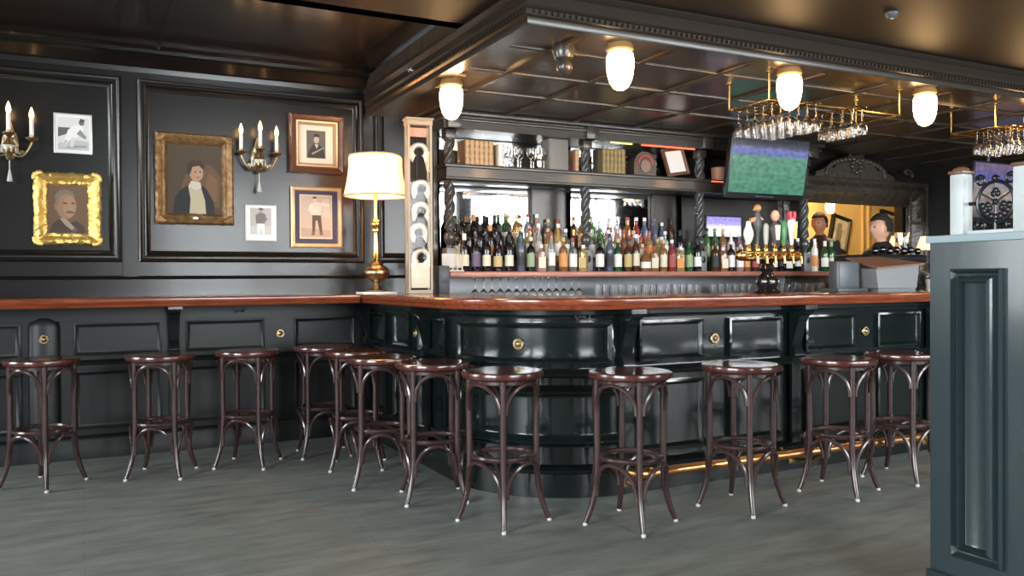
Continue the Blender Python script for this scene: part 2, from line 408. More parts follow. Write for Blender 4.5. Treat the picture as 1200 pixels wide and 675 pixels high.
# ------------------------------------------------------------------ bar counter
BX, BYc, BR, BF = 1.98, 4.6, .70, 3.9       # wing face x, arc centre y, radius, front face y
BCX = BX+BR; L1 = 6.42-BYc; LA = BR*PI/2; BEND = 9.4
def bar_pt(s, n=0):
    if s < L1: return (BX-n, 6.42-s)
    if s < L1+LA:
        a = PI+(s-L1)/BR; return (BCX+(BR+n)*math.cos(a), BYc+(BR+n)*math.sin(a))
    return (BCX+(s-L1-LA), BF-n)
def bar_s(x): return L1+LA+x-BCX
def surf(u, w, n): x, y = bar_pt(u, n); return (x, y, w)
SEND = bar_s(BEND)
def stations(s0, s1):
    S = [s0]
    if s0 < L1 < s1: S.append(L1)
    for i in range(1, 33):
        t = L1+LA*i/32
        if s0 < t < s1: S.append(t)
    return S+[s1]
def strip(mm, prof, s0, s1, closed=False, ends=True):
    S = stations(s0, s1)
    rows = [[mm.v((*bar_pt(s, n), z)) for s in S] for n, z in prof]
    P = list(zip(rows, rows[1:]))+([(rows[-1], rows[0])] if closed else [])
    for a, b in P:
        for i in range(len(S)-1): mm.f([a[i], a[i+1], b[i+1], b[i]])
    if ends: mm.f([r[0] for r in rows]); mm.f([r[-1] for r in rows][::-1])
bar = thing('bar_counter', 'L-shaped black panelled bar with rounded corner and mahogany top', 'bar counter', (3.4, 4.6, 0))
m = MB()
strip(m, [(-.5, 0), (-.02, 0), (-.02, 1.034), (-.5, 1.034)], 0, SEND, closed=True)
part('bar_body', m, LACQ, bar)
m = MB(); strip(m, [(-.02, 0), (.012, 0), (.012, .13), (.03, .14), (.034, .155), (.024, .17), (.008, .178), (-.02, .18)], 0, SEND); part('plinth', m, LACQ, bar)
m = MB(); strip(m, [(-.02, .66), (.010, .66), (.022, .668), (.028, .685), (.014, .70), (.010, .71), (-.02, .712)], 0, SEND)
strip(m, [(-.02, .985), (.008, .985), (.012, .998), (.028, 1.006), (.03, 1.0338), (-.02, 1.0338)], 0, SEND); part('moulding', m, LACQ, bar)
# drum bands
m = MB(); D0, D1 = L1-.08, L1+LA+.0
for z in (.31, .585): strip(m, [(-.02, z-.035), (.004, z-.035), (.010, z-.022), (.026, z-.012), (.032, z), (.024, z+.012), (.010, z+.02), (.004, z+.034), (-.02, z+.034)], D0, D1)
strip(m, [(-.02, .18), (-.006, .18), (-.006, .985), (-.02, .985)], D0, D1); part('drum_band', m, LACQ, bar)
m = MB(); m.rings(surf, L1+.02, L1+LA-.06, .735, .965, [(0, -.006), (0, .016), (.012, .02), (.028, .008), (.034, .0), (.05, .0)], nu=24, nw=1, cap=False); part('curved_panel', m, LACQ, bar)
RB = [(0, -.02), (0, .008), (.012, .012), (.024, 0), (.030, -.010), (.036, -.010)]
def panel(s0, s1, z0, z1): 
    mm = MB(); mm.rings(surf, s0, s1, z0, z1, RB); part('raised_panel', mm, LACQ, bar)
def stile(s0, s1, z0, z1):
    mm = MB(); mm.rings(surf, s0, s1, z0, z1, [(0, -.02), (0, 0)]); return mm
bays = []
# front: repeating bays between scroll brackets
bx_ = [2.70, 3.985, 5.27, 6.56, 7.85, 9.1]
for x in bx_:
    m = MB(); bracket(m, (x, BF, 0), (1, 0, 0), (0, -1, 0), .075)
    part('bracket', m, LACQ, bar)
for a, b in zip(bx_, bx_[1:]):
    c = (a+b)/2+.015
    for p, q in ((a+.10, c-.10), (c+.10, b-.10)):
        panel(bar_s(p), bar_s(q), .735, .965); panel(bar_s(p), bar_s(q), .225, .62)
    m = MB(); ring_knob(m, lambda u, w, n, c=c: (c+u, BF+.018-n, .845+w)); part('ring_knob', m, OLDBRASS, bar)
# wing
for s0, s1 in ((.10, .52), (.68, 1.02), (1.18, 1.66)):
    panel(s0, s1, .735, .965); panel(s0, s1, .225, .62)
for yb in (6.30, 5.05):
    m = MB(); bracket(m, (BX, yb, 0), (0, 1, 0), (-1, 0, 0)); part('bracket', m, LACQ, bar)
m = MB(); ring_knob(m, lambda u, w, n: (BX+.018-n, 5.32-u, .845+w)); part('ring_knob', m, OLDBRASS, bar)
sm = L1+LA*.46
m = MB(); ring_knob(m, lambda u, w, n: surf(sm+u, .845+w, n-.004)); part('ring_knob', m, OLDBRASS, bar)
m = MB(); coat_hook(m, lambda u, w, n: surf(L1+LA*.78+u, .995+w, n+.01)); part('coat_hook', m, BLACK, bar)
m = MB(); strip(m, [(-.60, 1.034)]+NOSE[1:]+[(-.60, 1.10)], -.178, SEND+.1, closed=True); part('countertop', m, TOPW, bar)
m = MB(); m.box(BCX, BEND, BYc+.0, BYc+.02, 0, .9) ; m.b.clear()
# brass foot rail
rail = thing('foot_rail', 'polished brass foot rail along the base of the bar front', 'foot rail', (4, 3.65, 0))
m = MB(); pts = [(2.60, 3.86, .166), (2.60, 3.72, .166), (2.615, 3.672, .166), (2.66, 3.65, .166)]+[(2.7+.3*i, 3.65, .166) for i in range(22)]
m.tube(pts, .026, 12); part('rail', m, RAILM, rail)
for x in (2.68, 3.95, 5.2, 6.5, 7.8):
    m = MB(); m.tube([(x, 3.885, .08), (x, 3.80, .075), (x, 3.70, .10), (x, 3.65, .14)], .014, 8); m.lathe([(.034, -.018), (.038, 0), (.034, .018)], (0, 0, 0), 12)
    for v in list(m.b.verts)[-36:]: v.co = Vector((x+v.co.z, 3.65+v.co.x, .166+v.co.y))
    m.box(x-.03, x+.03, 3.878, 3.89, .04, .12, .004)
    part('rail_bracket', m, BRASS, rail)
m = MB(); m.sphere((2.60, 3.80, .166), .036); part('rail_elbow', m, BRASS, rail)

# ------------------------------------------------------------------ bar stools
def make_stool():
    t = thing('bar_stool', '', 'bar stool', local=True, group='dark bentwood bar stools')
    m = MB(); m.lathe([(0, .710), (.17, .710), (.19, .714), (.203, .722), (.207, .735), (.203, .748), (.19, .752), (.165, .750), (.10, .744), (0, .742)], n=40); lpart('seat', m, SEATW, t)
    m = MB(); m.lathe([(.150, .694), (.168, .694), (.168, .712), (.150, .712), (.150, .694)], n=32); lpart('seat_rim', m, LEGW, t)
    for k in range(4):
        a = k*PI/2; c, s_ = math.cos(a), math.sin(a)
        P = [(.168, .712), (.168, .60), (.167, .45), (.166, .32), (.168, .25), (.175, .18), (.190, .11), (.210, .05), (.226, .014)]
        m = MB(); m.tube([(r*c, r*s_, z) for r, z in P], [.0165]*5+[.016, .015, .0135, .0125], 10); lg = lpart('leg', m, LEGW, t)
        m = MB(); m.lathe([(0, 0), (.011, 0), (.0115, .003), (.0115, .009), (.011, .012)], (.229*c, .229*s_, 0), 10); lpart('glide', m, GLIDE, lg)
    m = MB(); m.tube([(.150*math.cos(2*PI*i/40), .150*math.sin(2*PI*i/40), .33) for i in range(40)], .0135, 8, closed=True); lpart('foot_ring', m, LEGW, t)
    for k in range(4):
        for z0, h, rr, nm in ((.555, .140, .174, 'upper_brace'), (.15, .165, .176, 'lower_brace')):
            P = []; d = R(5.5)
            for i in range(19):
                u = i/18; a = k*PI/2+d+(PI/2-2*d)*(.5-.5*math.cos(PI*u))
                z = z0+h*math.sin(PI*u)**.95 if 0 < u < 1 else z0
                P.append((rr*math.cos(a), rr*math.sin(a), z))
            m = MB(); m.tube(P, .0108, 7); lpart(nm, m, LEGW, t)
    return t
ST = [(-.213, 5.714, 6, 'bentwood bar stool farthest left, standing at the wall ledge'),
      (.436, 5.66, 22, 'second bentwood bar stool from the left, under the grey panelled wall'),
      (.964, 5.703, 14, 'third bentwood bar stool from the left, below the small pale photograph'),
      (1.49, 5.80, 38, 'bentwood bar stool at the inner corner of ledge and bar'),
      (1.587, 5.304, 24, 'bentwood bar stool nearest the lamp along the short bar side'),
      (1.58, 4.79, 26, 'bentwood bar stool with the most orange-lit seat, mid short bar side'),
      (1.721, 4.331, 30, 'bentwood bar stool just left of the rounded bar corner'),
      (1.863, 3.749, 64, 'bentwood bar stool directly before the rounded bar corner'),
      (2.394, 3.412, 70, 'bentwood bar stool at the near end of the brass foot rail'),
      (3.088, 3.392, 62, 'bentwood bar stool on the straight bar front below the television'),
      (3.791, 3.378, 66, 'bentwood bar stool on the straight bar front below the dark upright block and till'),
      (4.378, 3.432, 60, 'bentwood bar stool half hidden by the dark partition at right')]
proto = make_stool()
for i, (x, y, rz, lb) in enumerate(ST):
    if i == 0: proto.location = (x, y, 0); proto.rotation_euler = (0, 0, R(rz)); proto['label'] = lb
    else: copy_thing(proto, (x, y, 0), R(rz), lb)

# ------------------------------------------------------------------ back bar
bb = thing('back_bar', 'tall dark back bar with spiral columns, mirrors and shelves of bottles', 'back bar', (4.7, 6.4, 0))
COLX = [2.625, 3.905, 5.165, 6.50]; CYc = 6.22; SH = 1.268
m = MB(); m.box(2.66, 9.6, 6.10, YB-.004, 0, .98); m.box(2.64, 9.62, 6.06, YB-.004, .98, 1.01, .006); part('base_cabinet', m, DARKW, bb)
m = MB(); m.box(2.56, 6.82, 6.05, 6.54, SH-.045, SH, .008); part('bottle_shelf', m, SHELFW, bb, label='pinkish wooden shelf edge')
m = MB(); m.box(2.70, 6.46, 6.44, 6.47, 1.012, SH-.046); part('lower_back_panel', m, GREYM, bb, label='pale grey panel behind the glasses')
m = MB(); m.box(2.57, 6.56, 6.14, 6.57, 2.02, 2.10); m.box(2.55, 6.58, 6.12, 6.57, 2.095, 2.125, .006); m.box(2.56, 6.57, 6.13, 6.57, 2.0, 2.022, .006); part('upper_shelf', m, DARKW, bb)
m = MB(); m.box(2.54, 6.6, 6.12, 6.57, 2.40, 2.54); m.box(2.52, 6.62, 6.10, 6.57, 2.46, 2.485, .006); m.box(2.5, 6.64, 6.07, 6.57, 2.50, 2.539, .01); part('entablature', m, DARKW, bb)
for i, (a, b) in enumerate(zip(COLX, COLX[1:])):
    for z0, z1 in ((SH, 2.0), (2.127, 2.398)):
        m = MB(); m.box(a+.05, b-.05, 6.545, 6.56, z0+.004, z1-.004); part('mirror' if i < 2 else 'back_panel', m, MIRROR if i < 2 else DARKW, bb, label='silvered mirror' if i < 2 else None)
    m = MB()
    for y, z in ((6.31, .09), (6.42, .18)): m.box(a+.06, b-.06, y, 6.53, SH+.001, SH+z)
    part('bottle_step', m, DARKW, bb)
m = MB(); m.box(2.53, 2.565, 6.32, 6.57, 1.012, 2.4); part('side_panel', m, DARKW, bb)
m = MB(); m.box(6.555, 6.60, 6.3, 6.57, 1.27, 2.4); part('side_panel', m, DARKW, bb)
# upright panels right of each mirror (wood inside bays)
m = MB(); m.box(3.53, 3.84, 6.50, 6.54, SH+.2, 1.998); part('inner_panel', m, DARKW, bb)
m = MB(); m.box(4.84, 5.10, 6.50, 6.54, SH+.2, 1.998); part('inner_panel', m, DARKW, bb)
for x in COLX:
    m = MB(); m.box(x-.046, x+.046, CYc-.046, CYc+.046, SH, SH+.19, .006); cb = part('column_base', m, GREYM, bb, label='grey painted column block')
    m = MB(); m.lathe([(0, 0), (.016, .002), (.02, .01), (.01, .014)], (0, 0, 0), 10)
    for v in m.b.verts: v.co = Vector((x+v.co.x, CYc-.046-v.co.z, SH+.11+v.co.y*1.6))
    part('rosette', m, DARKW, cb)
    m = MB(); m.lathe([(.0, 1.458), (.03, 1.458), (.022, 1.475), (.03, 1.488), (.045, 1.525), (.048, 1.55), (.038, 1.58), (.022, 1.592), (.032, 1.605), (.026, 1.615)], (x, CYc, 0), 18)
    z = 1.61; rows = []
    nz, nr = 74, 24
    for i in range(nz+1):
        zz = 1.61+.70*i/nz; ph = 2*PI*zz/.155; row = []
        for j in range(nr):
            a = 2*PI*j/nr; r_ = .037+.010*math.cos(3*(a)-ph*1.2+0)
            row.append(m.v((x+r_*math.cos(a), CYc+r_*math.sin(a), zz)))
        rows.append(row)
    for A, B in zip(rows, rows[1:]):
        for j in range(nr): m.f([A[j], A[(j+1) % nr], B[(j+1) % nr], B[j]])
    part('spiral_column', m, COLW, bb, angle=80)
    m = MB(); m.lathe([(.03, 2.308), (.044, 2.315), (.044, 2.33), (.03, 2.335)], (x, CYc, 0), 16); m.box(x-.045, x+.045, CYc-.045, CYc+.045, 2.33, 2.405, .005); m.box(x-.06, x+.06, CYc-.13, CYc, 2.40, 2.535, .005); part('capital', m, DARKW, bb)
m = MB(); m.box(4.45, 5.05, 6.145, 6.155, 2.389, 2.399); part('neon_reflection', m, RED, bb, label='red neon reflection built as glowing strip')  # neon reflections, built as thin glowing strips
m = MB(); m.box(4.12, 4.35, 6.145, 6.155, 2.389, 2.399); part('neon_reflection', m, YNEON, bb, label='pale yellow neon reflection built as glowing strip')
m = MB(); m.box(5.22, 5.55, 6.115, 6.122, 2.10, 2.11); part('neon_reflection', m, RED, bb, label='red neon reflection built as glowing strip')

# bottles ----------------------------------------------------------
PROF = {
 'wine': [(0, 0), (.034, 0), (.0375, .006), (.0375, .185), (.034, .205), (.020, .228), (.0145, .245), (.0140, .295), (.016, .297), (.016, .302), (0, .302)],
 'burgundy': [(0, 0), (.038, 0), (.041, .006), (.041, .15), (.036, .185), (.022, .225), (.0145, .25), (.0140, .292), (.016, .294), (.016, .299), (0, .299)],
 'spirit': [(0, 0), (.035, 0), (.038, .006), (.038, .175), (.034, .195), (.017, .212), (.0145, .225), (.0145, .285), (0, .285)],
 'tall': [(0, 0), (.031, 0), (.034, .006), (.035, .20), (.030, .225), (.016, .25), (.014, .265), (.014, .325), (0, .325)],
 'square': [(0, 0), (.040, 0), (.044, .008), (.044, .15), (.040, .165), (.018, .175), (.015, .185), (.015, .225), (0, .225)],
 'squat': [(0, 0), (.042, 0), (.048, .012), (.050, .07), (.045, .12), (.026, .15), (.016, .165), (.016, .215), (0, .215)],
}
LABZ = {'wine': (.045, .135), 'burgundy': (.04, .125), 'spirit': (.04, .15), 'tall': (.05, .16), 'square': (.03, .12), 'squat': (.03, .085)}
COLS = {
 'dark': ((.010, .008, .010), 0, 'dark red wine'), 'green': ((.02, .10, .03), .35, 'green glass'), 'brightgreen': ((.12, .30, .10), .5, 'bright green'),
 'clear': ((.92, .95, .95), .92, 'clear glass'), 'amber': ((.50, .25, .10), .65, 'amber'), 'gold': ((.75, .55, .22), .7, 'golden'),
 'red': ((.38, .07, .06), .5, 'red'), 'pink': ((.80, .48, .44), .7, 'pink'), 'blue': ((.13, .15, .24), .4, 'blue'), 'brown': ((.07, .03, .015), .2, 'brown'), 'white': ((.78, .76, .72), 0, 'white')}
LABS = {'cream': (.72, .66, .50), 'white': (.80, .79, .76), 'gold': (.55, .42, .18), 'red': (.36, .08, .07), 'orange': (.70, .30, .10), 'green': (.30, .38, .22), 'black': (.03, .03, .035), 'violet': (.13, .10, .16)}
def bmat(c): col, tr, _ = COLS[c]; return mat('bottle_'+c, col, .08, trans=tr, coat=.3)
def lmat(c): return mat('label_'+c, LABS[c], .6)
MC = {}
def cached(key, fn):
    if key not in MC: MC[key] = fn()
    return MC[key]
def bottle(loc, kind, col, lab, cap, label, group, rz=0):
    def body():
        m = MB(); m.lathe(PROF[kind], n=16)
        if kind == 'square':
            for v in m.b.verts:
                if v.co.z < .165:
                    a = math.atan2(v.co.y, v.co.x); k_ = 1/max(abs(math.cos(a)), abs(math.sin(a))); v.co.x *= min(k_, 1.28)*.86; v.co.y *= min(k_, 1.28)*.86
        return m.mesh('bottle')
    def labm():
        z0, z1 = LABZ[kind]; r_ = max(p[0] for p in PROF[kind] if p[1] <= z1)+.0008
        m = MB()
        if kind == 'square': m.box(-.030, .030, -.0455, -.0395, z0, z1)
        else: m.lathe([(r_, z0), (r_, z1)], n=10, a0=-PI/2-R(72), a1=-PI/2+R(72))
        return m.mesh('label')
    def capm():
        pr = PROF[kind]; top = pr[-1][1]; m = MB(); rr = .0165
        m.lathe([(rr, top-.05 if kind in ('wine', 'burgundy') else top-.028), (rr, top+.001), (rr*.9, top+.003), (0, top+.003)], n=12); return m.mesh('cap')
    o = link('bottle', cached((kind, col), body), bmat(col), None, loc); o.rotation_euler = (0, 0, rz); tag(o, label, 'bottle', group)
    if lab: link('paper_label', cached((kind, lab, 'l'), labm), lmat(lab), o)
    link('cap', cached((kind, cap, 'c'), capm), lmat(cap), o)
    return o
def bottle_row(x0, x1, y, z, spec, bay, row, jit=.008):
    n = len(spec)
    for i, sp in enumerate(spec):
        kind, col, lab, cap = sp
        x = x0+(x1-x0)*i/(n-1)+random.uniform(-jit, jit)
        lb = '%s bottle%s, %s from left in %s row, %s' % (COLS[col][2], ' with %s label' % lab if lab else '', ORD[i], row, bay)
        bottle((x, y+random.uniform(-.006, .006), z), kind, col, lab, cap, lb, 'bottles on the back bar', R(random.uniform(-20, 20))+R(-32))
W = lambda lab, cap='black', k='wine': (k, 'dark', lab, cap)
left_front = [W('cream', 'white'), ('spirit', 'dark', 'violet', 'black'), W('cream'), W('gold', 'black', 'burgundy'), W('cream'), ('tall', 'blue', 'black', 'black'), ('spirit', 'dark', 'green', 'white'), ('square', 'pink', 'cream', 'white'), ('tall', 'clear', 'white', 'red'), ('spirit', 'amber', 'orange', 'gold'), ('spirit', 'clear', 'white', 'red'), ('square', 'gold', 'gold', 'white')]
left_mid = [W('cream', 'black', 'burgundy'), W(None), W(None), W('orange', 'orange'), W('black'), W('white'), ('spirit', 'brightgreen', 'green', 'gold'), ('spirit', 'gold', 'cream', 'red'), ('tall', 'clear', 'white', 'white'), ('spirit', 'amber', 'cream', 'gold'), ('tall', 'gold', 'white', 'white'), ('spirit', 'clear', 'white', 'white')]
left_back = [W(None), W(None), W(None, 'orange'), W(None), W('white'), ('tall', 'green', 'white', 'gold'), ('tall', 'amber', 'cream', 'white'), ('tall', 'clear', 'white', 'red'), ('tall', 'pink', 'cream', 'white'), ('spirit', 'clear', 'white', 'gold'), ('spirit', 'gold', 'cream', 'red')]
mid_front = [('spirit', 'dark', 'white', 'black'), ('tall', 'blue', 'black', 'black'), ('spirit', 'green', 'white', 'gold'), ('spirit', 'brown', 'gold', 'black'), ('tall', 'brown', 'cream', 'white'), ('squat', 'amber', 'white', 'red'), ('square', 'amber', 'cream', 'red'), ('spirit', 'amber', 'cream', 'gold'), ('spirit', 'red', 'red', 'white'), ('square', 'gold', 'orange', 'white'), ('spirit', 'green', 'green', 'black'), W('white', 'black')]
mid_mid = [('spirit', 'clear', 'white', 'white'), ('tall', 'brightgreen', 'green', 'white'), ('spirit', 'clear', 'white', 'white'), ('tall', 'pink', 'cream', 'white'), ('spirit', 'amber', 'red', 'red'), ('spirit', 'pink', 'red', 'gold'), ('square', 'amber', 'cream', 'red'), ('spirit', 'gold', 'orange', 'red'), ('squat', 'gold', 'cream', 'gold'), ('spirit', 'clear', 'white', 'white'), ('squat', 'clear', 'white', 'black'), W('white')]
mid_back = [('tall', 'amber', 'orange', 'orange'), ('tall', 'brightgreen', 'green', 'green'), ('spirit', 'clear', 'white', 'white'), ('spirit', 'pink', 'cream', 'white'), ('tall', 'clear', 'white', 'white'), ('tall', 'amber', 'red', 'red'), ('tall', 'red', 'white', 'white'), ('tall', 'blue', 'red', 'white'), ('tall', 'blue', 'violet', 'violet'), ('spirit', 'blue', 'white', 'white'), ('tall', 'brown', 'black', 'black')]
for (a, b), fr, mi, ba, nm in (((2.72, 3.83), left_front, left_mid, left_back, 'left bay'), ((4.0, 5.08), mid_front, mid_mid, mid_back, 'middle bay')):
    bottle_row(a, b, 6.15, SH, fr, nm, 'front'); bottle_row(a+.05, b-.03, 6.365, SH+.09, mi, nm, 'middle'); bottle_row(a+.02, b-.06, 6.475, SH+.18, ba, nm, 'rear')
r_front = [('spirit', 'brown', 'black', 'black'), ('square', 'amber', 'cream', 'white'), ('spirit', 'dark', 'white', 'white'), ('spirit', 'pink', 'white', 'red'), ('spirit', 'amber', 'orange', 'white'), ('spirit', 'brown', 'red', 'black')]
r_back = [('tall', 'brown', 'gold', 'black'), ('tall', 'brightgreen', 'green', 'black'), ('tall', 'brightgreen', 'cream', 'green'), ('tall', 'amber', 'red', 'gold'), ('spirit', 'white', 'white', 'white'), ('spirit', 'clear', 'white', 'white')]
bottle_row(5.28, 5.78, 6.15, SH, r_front, 'television bay', 'front'); bottle_row(5.27, 5.78, 6.37, SH+.09, r_back, 'television bay', 'rear')
for i, (x, sp) in enumerate(((6.02, ('spirit', 'brown', 'white', 'white')), (6.12, ('tall', 'dark', 'black', 'black')), (6.22, ('square', 'dark', 'white', 'black')), (6.34, ('tall', 'dark', 'white', 'white')))):
    bottle((x, 6.15, SH), *sp, '%s bottle with %s label behind the tap handles, %s from left' % (COLS[sp[1]][2], sp[2], ORD[i]), 'bottles behind the taps', R(-36))
for i, (x, y, sp) in enumerate(((6.58, 6.16, ('tall', 'white', 'orange', 'white')), (6.68, 6.12, ('wine', 'green', 'white', 'white')), (6.77, 6.12, ('wine', 'green', 'cream', 'green')), (6.62, 6.28, ('tall', 'green', 'white', 'white')), (6.74, 6.30, ('burgundy', 'green', 'white', 'white')))):
    bottle((x, y, SH), *sp, '%s bottle with %s label at the right shelf end, %s of five' % (COLS[sp[1]][2], sp[2], ['left front', 'centre front', 'right front', 'left rear', 'right rear'][i]), 'bottles at the shelf end', R(-40))

# glasses ----------------------------------------------------------
def stem_prof(h=.19, r=.034):
    return [(0, 0), (.032, 0), (.032, .003), (.006, .008), (.0042, .02), (.0042, h*.48), (.012, h*.52), (r*.8, h*.62), (r, h*.74), (r*.94, h*.88), (r*.84, h), (r*.80, h), (r*.90, h*.88), (r*.95, h*.74), (r*.74, h*.63), (0, h*.545)]
def glass(kind, loc, flip, label, cat, group):
    def stem(): m = MB(); m.lathe(stem_prof(), n=14); return m.mesh('wine_glass')
    def tumb(): m = MB(); m.lathe([(0, 0), (.030, 0), (.033, .004), (.040, .14), (.036, .14), (.028, .022), (0, .018)], n=16); return m.mesh('tumbler')
    o = link('wine_glass' if kind == 'stem' else 'tumbler', cached('g'+kind, stem if kind == 'stem' else tumb), GLASS, None, loc)
    if flip: o.rotation_euler = (PI, 0, 0)
    return tag(o, label, cat, group)
for i in range(14):
    glass('stem', (2.80+.075*i, 6.12, SH-.0455), True, 'wine glass hanging upside down below the left bottles, %s from left' % ORD[i], 'wine glass', 'wine glasses under the shelf')
for i in range(14):
    glass('tumbler', (3.98+.084*i, 6.13+.02*(i % 2), 1.0105), False, 'clear beer glass below the middle bottles, %s from left' % ORD[i], 'glass', 'beer glasses below the shelf')
for i in range(6):
    glass('tumbler', (5.26+.088*i, 6.13, 1.0105), False, 'clear beer glass left of the tap pedestal, %s from left' % ORD[i], 'glass', 'beer glasses below the shelf')
for i in range(8):
    glass('tumbler', (6.03+.088*i, 6.13, 1.0105), False, 'clear beer glass right of the tap pedestal, %s from left' % ORD[i], 'glass', 'beer glasses below the shelf')
for i in range(9):
    glass('stem', (3.13+.062*i, 6.24+.07*(i % 2), 2.1255), False, 'stemmed glass on the upper shelf right of the brown books, %s from left' % ORD[i], 'wine glass', 'stemmed glasses on the upper shelf')
# hanging racks
def rack(x0, x1, y0, y1, z, label, loc):
    t = thing('glass_rack', label, 'glass rack', loc)
    m = MB(); m.tube([(x0, y1, SZ-.004), (x0, y1, z), (x0, y0, z), (x0, y0, SZ-.004)], .008, 8); part('brass_pipe', m, BRASS, t)
    m = MB(); m.tube([(x1, y1, SZ-.004), (x1, y1, z), (x1, y0, z), (x1, y0, SZ-.004)], .008, 8); part('brass_pipe', m, BRASS, t)
    m = MB(); m.tube([(x0, y0, z), (x1, y0, z)], .008, 8); part('brass_rail', m, BRASS, t)
    m = MB(); m.tube([(x0, y1, z), (x1, y1, z)], .008, 8); part('brass_rail', m, BRASS, t)
    for x in (x0, x1):
        for y in (y0, y1):
            m = MB(); m.lathe([(.022, SZ-.006), (.022, SZ-.0005), (.01, SZ-.012)], (x, y, 0), 12); part('flange', m, BRASS, t)
    return t
def channel(t, x, y0, y1, z):
    m = MB()
    for s_ in (-1, 1): m.tube([(x+s_*.013, y0, z-.006), (x+s_*.013, y1, z-.006)], .004, 6)
    part('channel_rod', m, BRASS, t)
RZ = 2.36
t1 = rack(3.98, 5.22, 4.10, 4.48, RZ, 'brass hanging glass rack between the lamps, above the television', (4.6, 4.3, SZ))
t2 = rack(6.28, 7.5, 4.08, 4.45, RZ, 'brass hanging glass rack at far right above the partition', (6.9, 4.3, SZ))
for t, xs_, ys_, nm in ((t1, [4.03, 4.108, 4.186, 4.264, 4.342], [4.05, 4.128, 4.206, 4.284, 4.362, 4.44], 'large cluster above the television'), (t1, [4.66, 4.745], [4.02, 4.11, 4.20, 4.29], 'small cluster right of the television'), (t2, [6.34, 6.425, 6.51, 6.595], [4.0, 4.09, 4.18, 4.27], 'far right cluster over the partition')):
    for i, x in enumerate(xs_):
        channel(t, x, min(ys_[0]-.03, 4.07), 4.49, RZ)
        for j, y in enumerate(ys_):
            glass('stem', (x, y, RZ-.0025), True, 'wine glass hanging upside down, %s, %s column, %s from front' % (nm, ORD[i], ORD[j]), 'wine glass', 'hanging wine glasses')

# things on the upper shelf -----------------------------------------
def book(loc, w_, h_, d_, mt, mp_, label, group, lean=0, bands=4):
    m = MB(); m.box(-w_/2, w_/2, 0, d_, 0, h_, .002); o = link('book', m.mesh('book'), mt, None, loc); tag(o, label, 'book', group)
    m = MB()
    P_ = [(w_*.44, .002)]
    for i in range(bands):
        z = .026+(h_-.052)*i/(bands-1); P_ += [(w_*.30, z-.0205), (w_*.50, z-.012), (w_*.51, z), (w_*.50, z+.012), (w_*.30, z+.0205)]
    m.lathe(P_+[(w_*.44, h_-.002)], (0, 0, 0), 8, PI, 2*PI, sy=.5)
    lpart('spine_band', m, mp_, o)
    m = MB(); m.box(-w_*.4, w_*.4, .004, d_-.004, h_*.995, h_+.0012); lpart('page_block', m, CREAM, o)
    o.rotation_euler = (0, lean, 0)
    return o
BRB = mat('book_tan', (.34, .19, .10), .5, bump=.3, bscale=60); BRB2 = mat('book_tan_band', (.50, .32, .17), .5)
GNB = mat('book_olive', (.16, .13, .07), .5, bump=.2); GNB2 = mat('book_olive_band', (.28, .20, .08), .5)
for i in range(6): book((2.775+.042*i, 6.19, 2.1255), .040, .205, .16, BRB, BRB2, 'thick tan leather book on the left upper shelf, %s from left' % ORD[i], 'tan books')
book((3.075, 6.19, 2.1255), .05, .19, .14, CREAM, PAPER, 'pale cream book at the right end of the tan books', 'tan books')
for i in range(6): book((4.085+.040*i, 6.19, 2.1255), .038, .222, .16, GNB, GNB2, 'olive brown book on the middle upper shelf, %s from left' % ORD[i], 'olive books')
book((3.835, 6.24, 2.1255), .036, .20, .14, mat('book_rust', (.45, .20, .12), .5), BRB2, 'rust spined book standing left of the second spiral column', 'tan books')
m = MB(); m.box(-.095, .095, 0, .14, 0, .272, .006); m.box(-.085, .085, -.004, 0, .01, .262, .002); solo('box_file', m, mat('grey_board', (.20, .19, .17), .6), (3.63, 6.20, 2.1255), 'tall grey box standing right of the upper shelf glasses', 'box')
t = thing('mantel_clock', 'round topped dark mantel clock with red trim on the middle upper shelf', 'clock', (4.52, 6.24, 2.1255))
P = [(-.12, 0), (.12, 0), (.12, .10)]+[(.12*math.cos(PI*i/16), .10+.12*math.sin(PI*i/16)) for i in range(1, 16)]+[(-.12, .10)]
m = MB(); m.prism(P, (4.52, 6.19, 2.1255), (1, 0, 0), (0, 0, 1), (0, 1, 0), .11); part('case', m, mat('clock_case', (.05, .028, .02), .35, coat=.3), t)
m = MB(); m.tube([(4.52+.075*math.cos(PI*i/14), 6.187, 2.235+.075*math.sin(PI*i/14)) for i in range(15)], .008, 6); part('red_trim', m, mat('red_trim', (.55, .05, .04), .4), t)
m = MB(); m.lathe([(0, 0), (.055, 0), (.055, .006), (0, .006)], (0, 0, 0), 20)
for v in m.b.verts: v.co = Vector((4.52+v.co.x, 6.188-v.co.z, 2.215+v.co.y))
part('dial', m, mat('clock_dial', (.22, .13, .09), .4), t)
t = thing('framed_certificate', 'white sheet in dark frame leaning on the middle upper shelf', 'framed sheet', (4.89, 6.2, 2.1255), local=True)
m = MB(); m.rings(lambda u, w, n: (u, -n, w), -.125, .125, 0, .262, [(0, -.01), (0, .012), (.012, .014), (.02, .004)]); lpart('frame', m, BROWNF, t)
m = MB(); m.box(-.09, .09, -.0065, -.004, .03, .232); lpart('sheet', m, PAPER, t)
t.rotation_euler = (R(-14), 0, R(0)); t.location = (4.89, 6.17, 2.1262)
t.rotation_euler = (R(-12), R(-9), 0); t.location = (4.89, 6.18, 2.150)
m = MB(); m.lathe([(0, 0), (.062, 0), (.066, .006), (.070, .125), (.072, .128), (.066, .128), (.062, .01), (0, .01)], n=24); solo('copper_pot', m, COPPER, (5.41, 6.24, 2.1255), 'copper pot on the upper shelf left of the television', 'pot')
m = MB(); m.box(5.3, 5.9, 6.46, 6.5, 1.62, 1.81, .004)
t = thing('small_screen', 'small bright screen behind the bottles, below the television', 'screen', (5.64, 6.45, 1.60))
